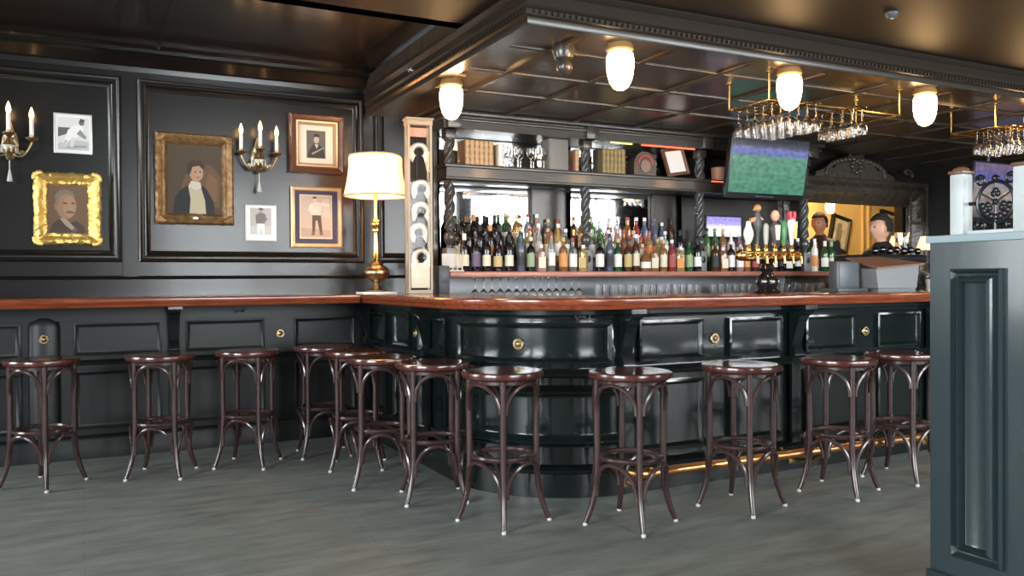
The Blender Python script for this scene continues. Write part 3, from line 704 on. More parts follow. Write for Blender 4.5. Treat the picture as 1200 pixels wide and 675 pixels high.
m = MB(); m.box(5.42, 5.88, 6.44, 6.47, 1.60, 1.82, .006); m.box(5.62, 5.68, 6.45, 6.54, 1.66, 1.74); part('housing', m, BLACK, t)

def screen_mat(name, cols, es, scale=3, noise=.14):
    m_ = bpy.data.materials.new(name); m_.use_nodes = True; nt = m_.node_tree; b = nt.nodes['Principled BSDF']
    tc = nt.nodes.new('ShaderNodeTexCoord'); sp = nt.nodes.new('ShaderNodeSeparateXYZ'); nt.links.new(tc.outputs['Generated'], sp.inputs[0])
    n = nt.nodes.new('ShaderNodeTexNoise'); n.inputs['Scale'].default_value = scale; n.inputs['Detail'].default_value = 5; nt.links.new(tc.outputs['Generated'], n.inputs[0])
    ad = nt.nodes.new('ShaderNodeMath'); ad.operation = 'MULTIPLY_ADD'; nt.links.new(n.outputs[0], ad.inputs[0]); ad.inputs[1].default_value = noise; nt.links.new(sp.outputs[2], ad.inputs[2])
    r = nt.nodes.new('ShaderNodeValToRGB'); nt.links.new(ad.outputs[0], r.inputs[0])
    for i, (p, c) in enumerate(cols):
        e = r.color_ramp.elements[i] if i < 2 else r.color_ramp.elements.new(p)
        e.position = p; e.color = (*c, 1)
    b.inputs['Base Color'].default_value = (.01, .01, .01, 1); b.inputs['Roughness'].default_value = .3
    n3 = nt.nodes.new('ShaderNodeTexNoise'); n3.inputs['Scale'].default_value = 14; n3.inputs['Detail'].default_value = 3; nt.links.new(tc.outputs['Generated'], n3.inputs[0])
    r3 = nt.nodes.new('ShaderNodeValToRGB'); nt.links.new(n3.outputs[0], r3.inputs[0]); r3.color_ramp.elements[0].position = .3; r3.color_ramp.elements[0].color = (.6, .6, .6, 1); r3.color_ramp.elements[1].position = .75; r3.color_ramp.elements[1].color = (1.5, 1.5, 1.5, 1)
    mx = nt.nodes.new('ShaderNodeMix'); mx.data_type = 'RGBA'; mx.blend_type = 'MULTIPLY'; mx.inputs[0].default_value = 1; nt.links.new(r.outputs[0], mx.inputs[6]); nt.links.new(r3.outputs[0], mx.inputs[7])
    nt.links.new(mx.outputs[2], b.inputs['Emission Color']); b.inputs['Emission Strength'].default_value = es
    return m_
PITCHM = screen_mat('screen_football_pitch', [(0, (.045, .20, .12)), (1, (.02, .02, .03)), (.70, (.10, .26, .18)), (.76, (.12, .14, .38)), (.85, (.16, .17, .40)), (.90, (.06, .07, .10))], .8, 9, .10)
WHSCR = screen_mat('screen_white_blue', [(0, (.75, .75, .85)), (1, (.28, .22, .75)), (.55, (.85, .85, .95)), (.7, (.35, .3, .75))], 1.0, 5)
BLSCR = screen_mat('screen_blue', [(0, (.05, .03, .06)), (1, (.20, .14, .26)), (.5, (.42, .33, .28)), (.66, (.32, .28, .32)), (.8, (.10, .11, .40))], .55, 5)
m = MB(); m.box(5.435, 5.865, 6.436, 6.441, 1.615, 1.808); part('screen', m, WHSCR, t)
def television(name, label, loc, W_, H_, rx, rz, sm, pole):
    t = thing(name, label, 'television', loc, rz, local=True)
    m = MB(); m.box(-W_/2, W_/2, -.02, .035, -H_/2-.03, H_/2, .008); b_ = lpart('housing', m, BLACK, t)
    m = MB(); m.box(-W_/2+.02, W_/2-.02, -.0225, -.019, -H_/2+.02, H_/2-.02); lpart('screen', m, sm, t)
    m = MB(); m.box(-.10, .10, .03, .10, -.1, .1, .004); m.tube([(0, .07, 0), (0, .17, .05), (0, .17, pole)], .02, 8); lpart('mount', m, BLACK, t)
    m = MB()
    for i in range(8): m.box(-.05+.1*0-.08+.022*i, -.068+.022*i, -.0232, -.0222, -H_/2-.012, -H_/2-.006)
    lpart('trim_bar', m, GREYM, t)
    t.rotation_euler = (rx, 0, rz); return t
television('television', 'wall television showing a green football pitch above the taps', (5.68, 5.87, 2.24), .97, .545, R(10), R(0), PITCHM, .29)
television('television', 'television with blue picture behind the ironwork at far right', (8.62, 5.55, 2.10), .98, .60, R(6), R(0), BLSCR, .43)

# bar-top items -----------------------------------------------------
t = thing('table_lamp', 'tall brass table lamp with lit cream shade on the bar end', 'lamp', (1.985, 6.13, 1.118))
m = MB(); m.lathe([(0, 0), (.075, 0), (.078, .012), (.05, .02), (.035, .03), (.022, .06), (.03, .075), (.05, .085), (.09, .115), (.102, .14), (.098, .165), (.07, .19), (.05, .2), (.055, .21), (.045, .225), (0, .225)], (1.985, 6.13, 1.118), 24); part('urn_base', m, OLDBRASS, t)
m = MB(); m.lathe([(.042, 1.34), (.030, 1.36), (.026, 1.42), (.018, 1.55), (.020, 1.565), (.03, 1.57), (.034, 1.585), (.028, 1.60), (.036, 1.615), (.040, 1.635), (.030, 1.655), (.018, 1.665), (.016, 1.80), (.016, 1.93), (0, 1.93)], (1.985, 6.13, 0), 20); part('stem', m, BRASS, t)
m = MB()
sp_ = [(.235, 1.838), (.228, 1.87), (.215, 1.93), (.203, 2.0), (.197, 2.07), (.198, 2.12), (.190, 2.142)]
for (r_, z_) in sp_: pass
def oct_ring(r_, z_):
    return [m.v((1.985+r_*math.cos(2*PI*i/24)*(1+.03*math.cos(8*PI*i/24*1)), 6.13+r_*math.sin(2*PI*i/24)*(1+.03*math.cos(8*PI*i/24)), z_)) for i in range(24)]
rs = [oct_ring(*q) for q in sp_]+[oct_ring(sp_[-1][0]-.006, sp_[-1][1]-.002)]+[oct_ring(r_-.005, z_) for r_, z_ in sp_[::-1][1:]]
for A, B in zip(rs, rs[1:]+rs[:1]):
    for i in range(24): m.f([A[i], A[(i+1) % 24], B[(i+1) % 24], B[i]])
sh_ = part('lamp_shade', m, SHADE, t)
m = MB()
for r_, z_ in (sp_[0], sp_[-1]): m.tube([(1.985+r_*math.cos(2*PI*i/24)*(1+.03*math.cos(8*PI*i/24)), 6.13+r_*math.sin(2*PI*i/24)*(1+.03*math.cos(8*PI*i/24)), z_) for i in range(24)], .006, 6, closed=True)
part('shade_piping', m, mat('shade_trim', (.55, .38, .16), .7), sh_)
m = MB(); m.sphere((1.985, 6.13, 1.98), .045); part('light_bulb', m, mat('bulb', (1, .8, .5), .4, emit=(1, .62, .28), es=70), t)
m = MB(); m.box(-.13, .13, -.1, .1, 0, .0165, .002); solo('white_tile', m, PAPER, (1.985, 6.13, 1.1005), 'flat white tile under the table lamp', 'tile')

t = thing('display_case', 'narrow upright glass case holding a column of white collars', 'display case', (2.235, 5.88, 1.1005), local=True)
t.rotation_euler = (0, 0, R(-6))
m = MB(); m.box(-.092, .092, -.05, .05, 0, .03, .003); m.box(-.098, .098, -.055, .055, 1.245, 1.29, .006); m.box(-.106, .106, -.06, .06, 1.285, 1.30, .004)
for x in (-.092, .076):
    m.box(x, x+.016, -.05, -.034, .03, 1.25); m.box(x, x+.016, .034, .05, .03, 1.25)
lpart('case_frame', m, mat('case_wood_pale', (.38, .29, .20), .4), t)
m = MB(); m.box(-.092, .092, .05, .054, 0, 1.25); lpart('back_board', m, mat('case_lining', (.02, .013, .010), .8), t)
m = MB(); m.box(-.084, .084, -.046, -.044, .03, 1.245); m.box(-.087, -.085, -.034, .034, .03, 1.245); m.box(.085, .087, -.034, .034, .03, 1.245); lpart('pane', m, CASEGL, t)
m = MB(); m.box(-.07, .065, .0, .004, 1.165, 1.232); lpart('pink_sign', m, mat('pink_card', (.66, .30, .22), .6), t, label='pink printed card')
m = MB(); m.box(-.07, .07, -.042, -.038, .045, .23, .001); lpart('cream_card', m, CREAM, t, label='cream card at the foot')
m = MB(); m.tube([(0, .045, .03), (0, .045, 1.24)], .004, 6); lpart('hanging_rod', m, BLACK, t)
def collar(loc, rz, label, sc=1.0):
    # horseshoe shaped stand-up collar seen from the front, folded wings pointing down
    m = MB(); n = 28; rows = [[], [], [], []]
    for i in range(n+1):
        a = -PI/2+R(32)+(2*PI-R(64))*i/n; e = min(i, n-i)/n; wg = max(0, (.15-e)/.15); ca, sa = math.cos(a), math.sin(a)
        for row, (rr, y, dz) in zip(rows, ((.030, .030, 0), (.040, -.004, 0), (.047, -.012, 0), (.064, .004, -.026*wg))):
            row.append(m.v((rr*ca*(1+.25*wg*(rr > .05)), y, rr*sa*.95+dz)))
    for A, B in zip(rows, rows[1:]):
        for i in range(n): m.f([A[i], A[i+1], B[i+1], B[i]])
    o = solo('shirt_collar', m, LINEN, loc, label, 'collar', 'collars in the display case'); o.rotation_euler = (R(-8), 0, rz); o.scale = (sc, sc, sc); 
    so = o.modifiers.new('thickness', 'SOLIDIFY'); so.thickness = .003
    return o
for i, (z, dx, rz_) in enumerate(((2.16, 0, -20), (1.885, .012, -30), (1.72, .012, -24), (1.56, .0, -10), (1.375, .012, -30), (1.245, .01, -22))):
    collar((2.235+dx, 5.868, z), R(rz_), 'white shirt collar in the glass case, %s from the top' % ORD[i], 1.12)
# white caddy and dark box by the left column
t = thing('card_caddy', 'white caddy of stacked cream cards at the left shelf end', 'caddy', (2.60, 6.09, SH))
m = MB(); m.box(2.53, 2.68, 6.058, 6.16, SH+.001, SH+.012, .002)
for x in (2.54, 2.58, 2.62, 2.66): m.box(x, x+.008, 6.06, 6.068, SH+.01, SH+.05)
part('stand', m, PAPER, t)
for i in range(4):
    m = MB(); m.box(2.50+.02*i, 2.60+.03*i, 6.07+.02*i, 6.085+.02*i, SH+.03, SH+.14, .001); part('card', m, CREAM if i % 2 else PAPER, t)
m = MB(); m.box(-.045, .045, -.05, .05, 0, .21, .006); m.box(-.035, .035, -.053, -.05, .08, .19, .001); m.lathe([(.02, .213), (.02, .211)], (0, 0, 0), 10); solo('till_printer', m, GREYD, (2.45, 5.96, 1.1005), 'small dark grey box on the bar beside the display case', 'box')

# beer tap tower
t = thing('beer_tap_tower', 'black ornate beer tower with brass crossbar and tap handles', 'beer taps', (4.15, 4.3, 1.1005))
m = MB(); m.lathe([(0, 0), (.085, 0), (.09, .012), (.075, .022), (.06, .035), (.066, .05), (.075, .075), (.07, .10), (.048, .125), (.036, .14), (.04, .15), (.05, .165), (.045, .18), (.038, .20), (.045, .215), (.05, .235), (0, .24)], (4.15, 4.3, 1.1005), 24); part('pedestal', m, mat('black_glazed', (.008, .008, .009), .12, coat=.6), t)
for i in range(7):
    a = 2*PI*i/7; m = MB(); m.sphere((4.15+.07*math.cos(a), 4.3+.07*math.sin(a), 1.18), .009); 
    part('pedestal_stud', m, STEEL, t)
m = MB(); m.box(3.93, 4.41, 4.265, 4.335, 1.325, 1.385, .012); m.tube([(3.92, 4.3, 1.355), (4.42, 4.3, 1.355)], .038, 14); m.sphere((3.918, 4.3, 1.355), .038); m.sphere((4.422, 4.3, 1.355), .038); part('crossbar', m, BRASS, t)
hx = [3.97, 4.05, 4.125, 4.205, 4.285, 4.36]
for x in hx:
    m = MB(); m.tube([(x, 4.265, 1.36), (x, 4.225, 1.362), (x, 4.20, 1.345), (x, 4.195, 1.30)], .010, 8); m.lathe([(.016, 1.385), (.018, 1.40), (.012, 1.41), (.009, 1.43), (0, 1.43)], (x, 4.285, 0), 12); m.sphere((x, 4.262, 1.355), .016); part('spout', m, BRASS, t)
def handle(i, prof, mt, lab, fn=None, mats=None, sy=.6):
    m = MB(); m.lathe([(r_, 1.43+z_) for r_, z_ in prof], (hx[i], 4.285, 0), 14, sy=sy)
    if fn: fn(m)
    return part('tap_handle', m, mats or mt, t, label=lab)
TAN = mat('tap_tan', (.42, .22, .09), .4); IV = mat('tap_ivory', (.75, .72, .62), .4); SKN = mat('tap_flesh', (.62, .36, .27), .5); GRN = mat('tap_green', (.05, .20, .06), .35); REDT = mat('tap_red', (.60, .06, .10), .4); GRT = mat('tap_grey', (.35, .35, .30), .4)
handle(0, [(0, 0), (.012, 0), (.030, .03), (.040, .06), (.036, .09), (.022, .12), (.018, .15), (0, .155)], IV, 'ivory paddle handle')
o_ = handle(1, [(0, 0), (.010, 0), (.014, .08), (.03, .11), (.036, .15), (.024, .18), (.026, .20), (.014, .225), (0, .23)], GREYD, 'dark handle with bird figure')
m = MB(); m.sphere((hx[1], 4.285, 1.672), .026); m.tube([(hx[1]-.02, 4.285, 1.668), (hx[1]-.045, 4.28, 1.655)], [.012, .002], 8); m.prism([(-.06, 0), (.06, .02), (.03, .04), (-.05, .03)], (hx[1]-.01, 4.275, 1.575), (1, 0, 0), (0, 0, 1), (0, 1, 0), .02); part('bird_head', m, TAN, o_)
handle(2, [(0, 0), (.014, 0), (.020, .04), (.022, .12), (.014, .14), (0, .145)], GRT, 'grey paddle handle')
o_ = handle(3, [(0, 0), (.014, 0), (.030, .05), (.042, .10), (.040, .13), (.018, .15), (.016, .16), (0, .165)], mat('tap_dark', (.06, .045, .04), .5), 'figure shaped handle')
m = MB(); m.sphere((hx[3], 4.282, 1.625), .036, .85, .8, 1.1); m.sphere((hx[3], 4.25, 1.622), .008); part('figure_head', m, SKN, o_)
m = MB(); m.prism([(-.012, 0), (.012, 0), (.02, .10), (-.02, .10)], (hx[3], 4.252, 1.46), (1, 0, 0), (0, 0, 1), (0, 1, 0), .012); part('figure_apron', m, IV, o_)
handle(4, [(0, 0), (.012, 0), (.020, .03), (.030, .08), (.026, .14), (.016, .16), (0, .165)], GRN, 'green bottle shaped handle')
o_ = handle(5, [(0, 0), (.012, 0), (.018, .04), (.030, .10), (.038, .14), (.030, .17), (.02, .185), (0, .19)], IV, 'white shield handle')
m = MB(); m.box(hx[5]-.03, hx[5]-.008, 4.27, 4.30, 1.615, 1.66, .004); m.box(hx[5]+.008, hx[5]+.03, 4.27, 4.30, 1.615, 1.66, .004); m.box(hx[5]-.03, hx[5]+.03, 4.27, 4.30, 1.60, 1.622, .004); part('red_crown', m, REDT, o_)
m = MB(); m.prism([(.0, 0), (.02, 0), (.03, .12), (.008, .12)], (hx[5]+.004, 4.262, 1.47), (1, 0, 0), (0, 0, 1), (0, 1, 0), .008); part('gold_stripe', m, BRASS, o_)

t = thing('card_terminal', 'dark grey upright block on the bar left of the till', 'till', (4.885, 4.3, 1.1005))
m = MB(); m.box(4.77, 5.0, 4.26, 4.34, 1.10, 1.32, .01); m.box(4.74, 5.04, 4.22, 4.40, 1.1005, 1.125, .005); part('housing', m, GREYD, t)
m = MB(); m.box(4.79, 4.98, 4.256, 4.26, 1.14, 1.305, .001); part('back_plate', m, mat('slate_plastic', (.085, .10, .115), .35), t)
t = thing('till', 'grey tapered till with brown slanted lid on the right bar top', 'till', (5.31, 4.3, 1.1005))
m = MB(); m.prism([(-.21, .0), (.20, .0), (.225, .165), (-.235, .14)], (5.28, 4.16, 1.125), (1, 0, 0), (0, 0, 1), (0, 1, 0), .28); m.box(5.12, 5.52, 4.2, 4.4, 1.1005, 1.13); part('body', m, GREYM, t)
m = MB()
a = [(-.30, -.18, .135), (.22, -.17, .170), (.16, .18, .225), (-.20, .18, .215)]
v1 = [m.v((5.31+x, 4.3+y, 1.125+z)) for x, y, z in a]; v2 = [m.v((5.31+x, 4.3+y, 1.137+z)) for x, y, z in a]
m.f(v1); m.f(v2)
for i in range(4): j = (i+1) % 4; m.f([v1[i], v1[j], v2[j], v2[i]])
part('lid', m, mat('lid_brown', (.20, .11, .075), .4), t)
m = MB(); m.box(5.46, 5.50, 4.135, 4.159, 1.145, 1.185); m.b.clear()
for i, (x, y, z) in enumerate(((5.70, 4.15, 1.1005), (5.79, 4.15, 1.1005), (5.745, 4.24, 1.1005), (5.70, 4.15, 1.1905), (5.79, 4.15, 1.1905))):
    m = MB(); m.lathe([(0, 0), (.024, 0), (.030, .01), (.040, .085), (.037, .085), (.028, .012), (0, .008)], n=18); 
    o = solo('cup', m, PAPER, (x, y, z), 'white cup by the partition, %s' % ['lower left of the stack', 'lower right of the stack', 'standing behind the stack', 'upper left of the stack', 'upper right of the stack'][i], 'cup', 'white cups')
    m = MB(); m.tube([(.036, 0, .07), (.056, 0, .062), (.054, 0, .035), (.033, 0, .028)], .004, 6); lpart('cup_handle', m, PAPER, o)
m = MB()
for i in range(3): m.box(-.045+.004*i, .045+.004*i, -.045, .045, .004*i, .004*i+.0035)
solo('napkin_stack', m, PAPER, (5.52, 4.02, 1.1005), 'small white napkin stack on the bar below the till', 'napkins', rz=R(12))
t = thing('coffee_machine', 'dark espresso machine with chrome knobs behind the till', 'coffee machine', (6.35, 5.3, 0))
m = MB(); m.box(5.95, 6.75, 4.93, 5.38, 0, .98, .01); part('stand_cabinet', m, DARKW, t)
m = MB(); m.box(5.98, 6.62, 4.98, 5.34, .98, 1.37, .03); m.box(5.95, 6.65, 4.94, 5.36, 1.33, 1.40, .02); part('machine_body', m, mat('machine_black', (.02, .02, .022), .2, .3, coat=.5), t)
for i in range(7):
    m = MB(); m.sphere((6.02+.09*i, 4.97, 1.43+.01*(i % 2)), .03); part('chrome_knob', m, mat('dark_chrome', (.10, .10, .11), .25, 1), t)
for i in range(4):
    m = MB(); m.tube([(6.08+.15*i, 4.98, 1.26), (6.08+.15*i, 4.90, 1.25), (6.08+.15*i, 4.84, 1.22)], .014, 8); m.lathe([(.03, 1.23), (.032, 1.27), (0, 1.275)], (6.08+.15*i, 4.97, 0), 12); part('portafilter', m, GREYM, t)
m = MB(); m.lathe([(0, 0), (.06, 0), (.07, .02), (.062, .14), (.07, .20), (.066, .20), (.056, .14), (.06, .02), (0, .01)], n=20); solo('glass_vase', m, GLASS, (6.53, 5.1, 1.4005), 'clear glass vase on the espresso machine right end', 'vase')
# small lamps on back counter
def small_lamp(x, y, label):
    t = thing('table_lamp', label, 'lamp', (x, y, 1.0105))
    m = MB(); m.lathe([(0, 0), (.06, 0), (.06, .015), (.03, .03), (.02, .08), (.05, .16), (.055, .22), (.03, .30), (.014, .34), (.012, .52), (0, .52)], (x, y, 1.0105), 18); part('base', m, DARKW, t)
    m = MB(); m.lathe([(.098, 1.50), (.05, 1.645), (.046, 1.645), (.094, 1.50), (.098, 1.50)], (x, y, 0), 24); part('lamp_shade', m, SMALLSHADE, t)
small_lamp(7.78, 6.15, 'small table lamp with yellow shade inside the carved frame right edge'); small_lamp(8.18, 6.10, 'small table lamp with yellow shade just left of the partition')

# carved frame around the opening, and the yellow room beyond ----------
t = thing('carved_frame', 'ornate dark carved frame with crest, around the yellow view', 'frame', (7.55, 6.5, 1.1))
m = MB(); m.rings(lambda u, w, n: (u, 6.58-n, w), OX0-.30, OX1+.34, OZ0-.146, OZ1+.19, [(0, -.01), (0, .06), (.03, .09), (.07, .075), (.12, .11), (.18, .10), (.22, .06), (.26, .03), (.30, .0)], nu=60, nw=40, cap=False, jit=.006); part('frame_moulding', m, CARVED, t)
m = MB()
BEAD = mat('dark_bead', (.07, .062, .055), .25, coat=.5)
for fx in (OX1+.02, OX1+.30):
    m = MB()
    for i in range(46): m.sphere((fx, 6.50, OZ0-.1+i/45*1.16), .018, 1, 1, .8, 8, 6)
    part('rope_beading', m, BEAD, t)
m = MB()
for i in range(64): m.sphere((OX0-.2+i/63*(OX1-OX0+.42), 6.50, OZ1+.02), .016, 1, 1, .8, 8, 6)
part('rope_beading', m, BEAD, t)
m = MB()
P = [(-.62, 0), (.62, 0), (.60, .05), (.50, .08), (.42, .12), (.34, .10), (.26, .17), (.16, .20), (.10, .26), (0, .29), (-.10, .26), (-.16, .20), (-.26, .17), (-.34, .10), (-.42, .12), (-.50, .08), (-.60, .05)]
m.prism(P, (7.53, 6.46, OZ1+.16), (1, 0, 0), (0, 0, 1), (0, 1, 0), .09)
for i in range(22):
    a = PI*i/21; m.sphere((7.53+.46*math.cos(a), 6.455, OZ1+.20+.17*math.sin(a)), .03, 1, .6, 1, 8, 6)
for i in range(8): a = 2*PI*i/8; m.sphere((7.53+.07*math.cos(a), 6.45, OZ1+.29+.06*math.sin(a)), .028, 1, .7, 1, 8, 6)
for sx in (-1, 1): m.tube([(7.53+sx*(.86+.06*math.cos(q/3)), 6.47, OZ1+.22+.05*math.sin(q/3)+.006*q) for q in range(16)], .018, 8)
part('crest', m, CARVED, t)
m = MB(); m.box(5.9, 12.2, 8.6, 8.7, .2, 3.0); m.box(12.1, 12.2, 6.7, 8.7, .2, 3.0); m.box(5.9, 6.0, 6.7, 8.7, .2, 3.0); struct('wall_beyond', m, YELLOW)
struct('floor_beyond', MB().box(5.9, 12.2, 6.7, 8.7, .1, .2), FLOORM)
struct('ceiling_beyond', MB().box(5.9, 12.2, 6.7, 8.7, 3.0, 3.05), YELLOW)
m = MB()
for x in (10.12, 10.24): m.box(x, x+.05, 8.57, 8.6, .2, 3.0, .01)
m.box(9.1, 12, 8.57, 8.6, 2.32, 2.40, .01); struct('trim_7', m, mat('cream_trim', (.72, .52, .22), .6))
def pic_beyond(x, z, w_, h_, roll, label):
    t = thing('picture', label, 'picture', (x, 8.55, z), local=True); t.rotation_euler = (0, roll, 0)
    m = MB(); m.rings(lambda u, w, n: (u, -n, w), -w_/2, w_/2, -h_/2, h_/2, [(0, -.03), (0, .025), (.03, .03), (.05, .008)]); lpart('frame', m, BLACK, t)
    m = MB(); m.box(-w_/2+.05, w_/2-.05, -.011, -.008, -h_/2+.05, h_/2-.05); pr_ = lpart('print', m, mat('print_grey', (.60, .56, .47), .6, var=.5, vscale=6), t)
    m = MB(); m.box(-w_*.22, w_*.1, -.0135, -.0112, -h_*.35, h_*.12); m.sphere((-.03, -.0115, h_*.2), w_*.14, 1, .12, 1); lpart('printed_figure', m, mat('print_figure', (.24, .23, .19), .6), pr_)
pic_beyond(9.62, 1.83, .36, .50, R(13), 'grey print in black frame on the yellow wall, left one'); pic_beyond(10.74, 1.90, .60, .52, R(10), 'grey print in black frame on the yellow wall, right one')
t = thing('globe_lamp', 'globe lamp glowing in the yellow room beyond the carved frame', 'ceiling lamp', (8.72, 7.9, 3.0))
m = MB(); m.tube([(8.72, 7.9, 2.998), (8.72, 7.9, 2.18)], .012, 8); part('rod', m, BRASS, t)
m = MB(); m.lathe([(.045, 2.06), (.06, 2.10), (.055, 2.17), (.035, 2.185), (0, 2.19)], (8.72, 7.9, 0), 18); m.lathe([(0, 2.04), (.03, 2.045), (.045, 2.06)], (8.72, 7.9, 0), 18); part('globe', m, mat('globe_beyond', (1, .9, .7), .3, emit=(1, .72, .36), es=26), t)
l = bpy.data.lights.new('room_beyond_light', 'POINT'); l.energy = 85; l.color = (1, .78, .48); l.shadow_soft_size = .15
lo = bpy.data.objects.new('room_beyond_light', l); lo.location = (8.3, 7.5, 2.7); C.objects.link(lo)

# ------------------------------------------------------------------ ceiling lamps under the cornice
def soffit_lamp(x, y, label, first=[None]):
    if first[0]: return copy_thing(first[0], (x, y, SZ), 0, label)
    t = thing('ceiling_lamp', label, 'ceiling lamp', (x, y, SZ), group='globe lamps under the canopy', local=True); first[0] = t
    m = MB(); m.box(-.075, .075, -.075, .075, -.028, 0, .004); lpart('mount_plate', m, BRONZE, t)
    m = MB(); m.lathe([(.062, -.027), (.066, -.045), (.072, -.055), (.076, -.075), (.068, -.085), (.055, -.09)], n=24); lpart('brass_collar', m, BRONZE, t)
    m = MB(); m.lathe([(.055, -.085), (.071, -.10), (.0765, -.13), (.076, -.17), (.070, -.215), (.058, -.255), (.040, -.282), (.018, -.295), (0, -.298)], n=24); lpart('globe', m, GLOBE, t)
    return t
soffit_lamp(2.15, 5.05, 'glowing globe lamp above the display case, leftmost'); soffit_lamp(2.66, 3.87, 'glowing globe lamp at the canopy front, above the bar corner')
soffit_lamp(3.923, 3.87, 'glowing globe lamp at the canopy front, above the television'); soffit_lamp(5.185, 3.87, 'glowing globe lamp at the canopy front, above the carved frame'); soffit_lamp(6.447, 3.87, 'glowing globe lamp cut by the right photo edge')
t = thing('ceiling_speaker', 'dark two part round fixture on the canopy underside near its corner', 'speaker', (2.47, 4.16, SZ))
m = MB(); m.lathe([(.065, SZ), (.07, SZ-.03), (.055, SZ-.075), (.02, SZ-.095), (0, SZ-.095)], (2.47, 4.16, 0), 20); part('base', m, DARKW, t)
m = MB(); m.sphere((2.47, 4.15, SZ-.125), .05); part('ball_head', m, DARKW, t)
m = MB(); m.lathe([(.022, 0), (.02, .01), (.008, .014), (.008, .03), (.016, .033), (.016, .036), (0, .036)], n=12)
for v in m.b.verts: v.co = Vector((-v.co.z, v.co.x, v.co.y))
solo('sprinkler', m, STEEL, (CX-.02, 5.43, 2.635), 'small chrome sprinkler head on the canopy side', 'sprinkler')
for x, y, lb in ((2.10, 3.47, 'small round smoke detector on the ceiling near the canopy corner'), (4.05, 3.23, 'small round smoke detector on the dark ceiling at upper right')):
    m = MB(); m.lathe([(0, -.03), (.02, -.03), (.034, -.018), (.038, 0)], n=20); o = solo('smoke_detector', m, GREYD, (x, y, CZ), lb, 'smoke detector'); 
    m = MB(); m.lathe([(0, -.034), (.008, -.034), (.010, -.029)], n=10); lpart('sensor_cap', m, STEEL, o)

# ------------------------------------------------------------------ sconces
def sconce(x, z, label):
    t = thing('wall_sconce', label, 'wall sconce', (x, YB, z))
    y = YB-.09
    m = MB(); m.lathe([(0, 0), (.03, .0), (.05, .012), (.035, .022), (0, .028)], (0, 0, 0), 16)
    for v in m.b.verts: v.co = Vector((x+v.co.x, YB-.002-v.co.z, z+.02+v.co.y*2.1))
    m.tube([(x, YB-.02, z), (x, y, z-.01)], .014, 8); part('backplate', m, OLDBRASS, t)
    m = MB(); m.lathe([(0, -.10), (.016, -.095), (.024, -.08), (.014, -.065), (.03, -.045), (.045, -.02), (.04, .01), (.02, .03), (.014, .06), (.02, .07), (0, .075)], (x, y, z), 16); part('body', m, OLDBRASS, t)
    m = MB(); m.tube([(x, y, z-.10), (x, y, z-.16)], .004, 6); m.lathe([(.005, -.16), (.018, -.235), (.014, -.24), (0, -.24)], (x, y, z), 10); part('pendant', m, mat('crystal', (.8, .78, .72), .1, trans=.5), t)
    for dx, dz, dy in ((-.13, 0, 0), (0, .02, -.05), (.13, 0, 0)):
        cx_, cy_, cz = x+dx, y+dy, z+.055+dz
        m = MB(); n_ = 12
        if dx: P = [(x+dx*u, y+dy*u, z-.02-.055*math.sin(PI*u)+.05*u**3+dz*u) for u in [i/n_ for i in range(n_+1)]]
        else: P = [(x, y+dy*u, z-.02+.05*u) for u in [i/n_ for i in range(n_+1)]]
        m.tube(P, .008, 8)
        if dx: m.tube([(x+dx*.55+.02*math.cos(q/2)*(1-q/22), y, z-.05+.02*math.sin(q/2)*(1-q/22)) for q in range(20)], .005, 6)
        m.lathe([(.006, -.03), (.012, -.02), (.034, -.006), (.038, .004), (.03, .006), (.016, 0), (.016, .022), (0, .022)], (cx_, cy_, cz), 14); ar = part('arm', m, OLDBRASS, t)
        m = MB(); m.lathe([(0, .01), (.0135, .01), (.0135, .125), (.011, .13), (0, .13)], (cx_, cy_, cz), 14); cn = part('candle', m, CANDLE, t)
        m = MB(); m.lathe([(.006, .128), (.012, .14), (.0155, .155), (.013, .175), (.006, .198), (0, .212)], (cx_, cy_, cz), 12); part('flame_bulb', m, FLAME, cn)
    m = MB()
    for q in range(10):
        a = 2*PI*q/10; cx2, cy2 = x+.048*math.cos(a), y+.048*math.sin(a); m.lathe([(0, -.055), (.006, -.035), (.003, -.008), (0, -.004)], (cx2, cy2, z), 6)
    m.tube([(x+.048*math.cos(2*PI*q/20), y+.048*math.sin(2*PI*q/20), z-.004) for q in range(20)], .005, 6, closed=True)
    part('crystal_ring', m, MATS['crystal'], t)
    m = MB(); m.lathe([(.018, .05), (.035, .07), (.025, .11), (.012, .16), (0, .18)], (x, YB-.03, z), 12, sy=.4); part('crystal_plume', m, OLDBRASS, t)
sconce(-.418, 2.115, 'brass candle sconce at the far left above the gilt portrait'); sconce(1.20, 2.115, 'brass three candle sconce between the portraits, right of the large painting')

# ------------------------------------------------------------------ pictures on the wall
def fig(parent, name, w_, h_, y, shapes, bg, tone=1):
    """flat picture: polygons in 0..1 picture coordinates, stacked 0.3 mm apart"""
    m = MB(); mats_ = []; 
    def idx(c):
        c = tuple(q*tone for q in c)
        mm = mat('pigment_%02d_%02d_%02d' % tuple(int(q*99) for q in c), c, .65)
        if mm not in mats_: mats_.append(mm)
        return mats_.index(mm)
    m.mi = idx(bg); m.prism([(0, 0), (1, 0), (1, 1), (0, 1)], (-w_/2, y, -h_/2), (w_, 0, 0), (0, 0, h_), (0, -1, 0), .001)
    for k_, (poly, c) in enumerate(shapes):
        m.mi = idx(c); m.prism(poly, (-w_/2, y-.001-.0003*k_, -h_/2), (w_, 0, 0), (0, 0, h_), (0, -1, 0), .0003)
    return lpart(name, m, mats_, parent)
def ell(cx_, cy_, rx, ry, n=18, a0=0): return [(cx_+rx*math.cos(2*PI*i/n+a0), cy_+ry*math.sin(2*PI*i/n+a0)) for i in range(n)]
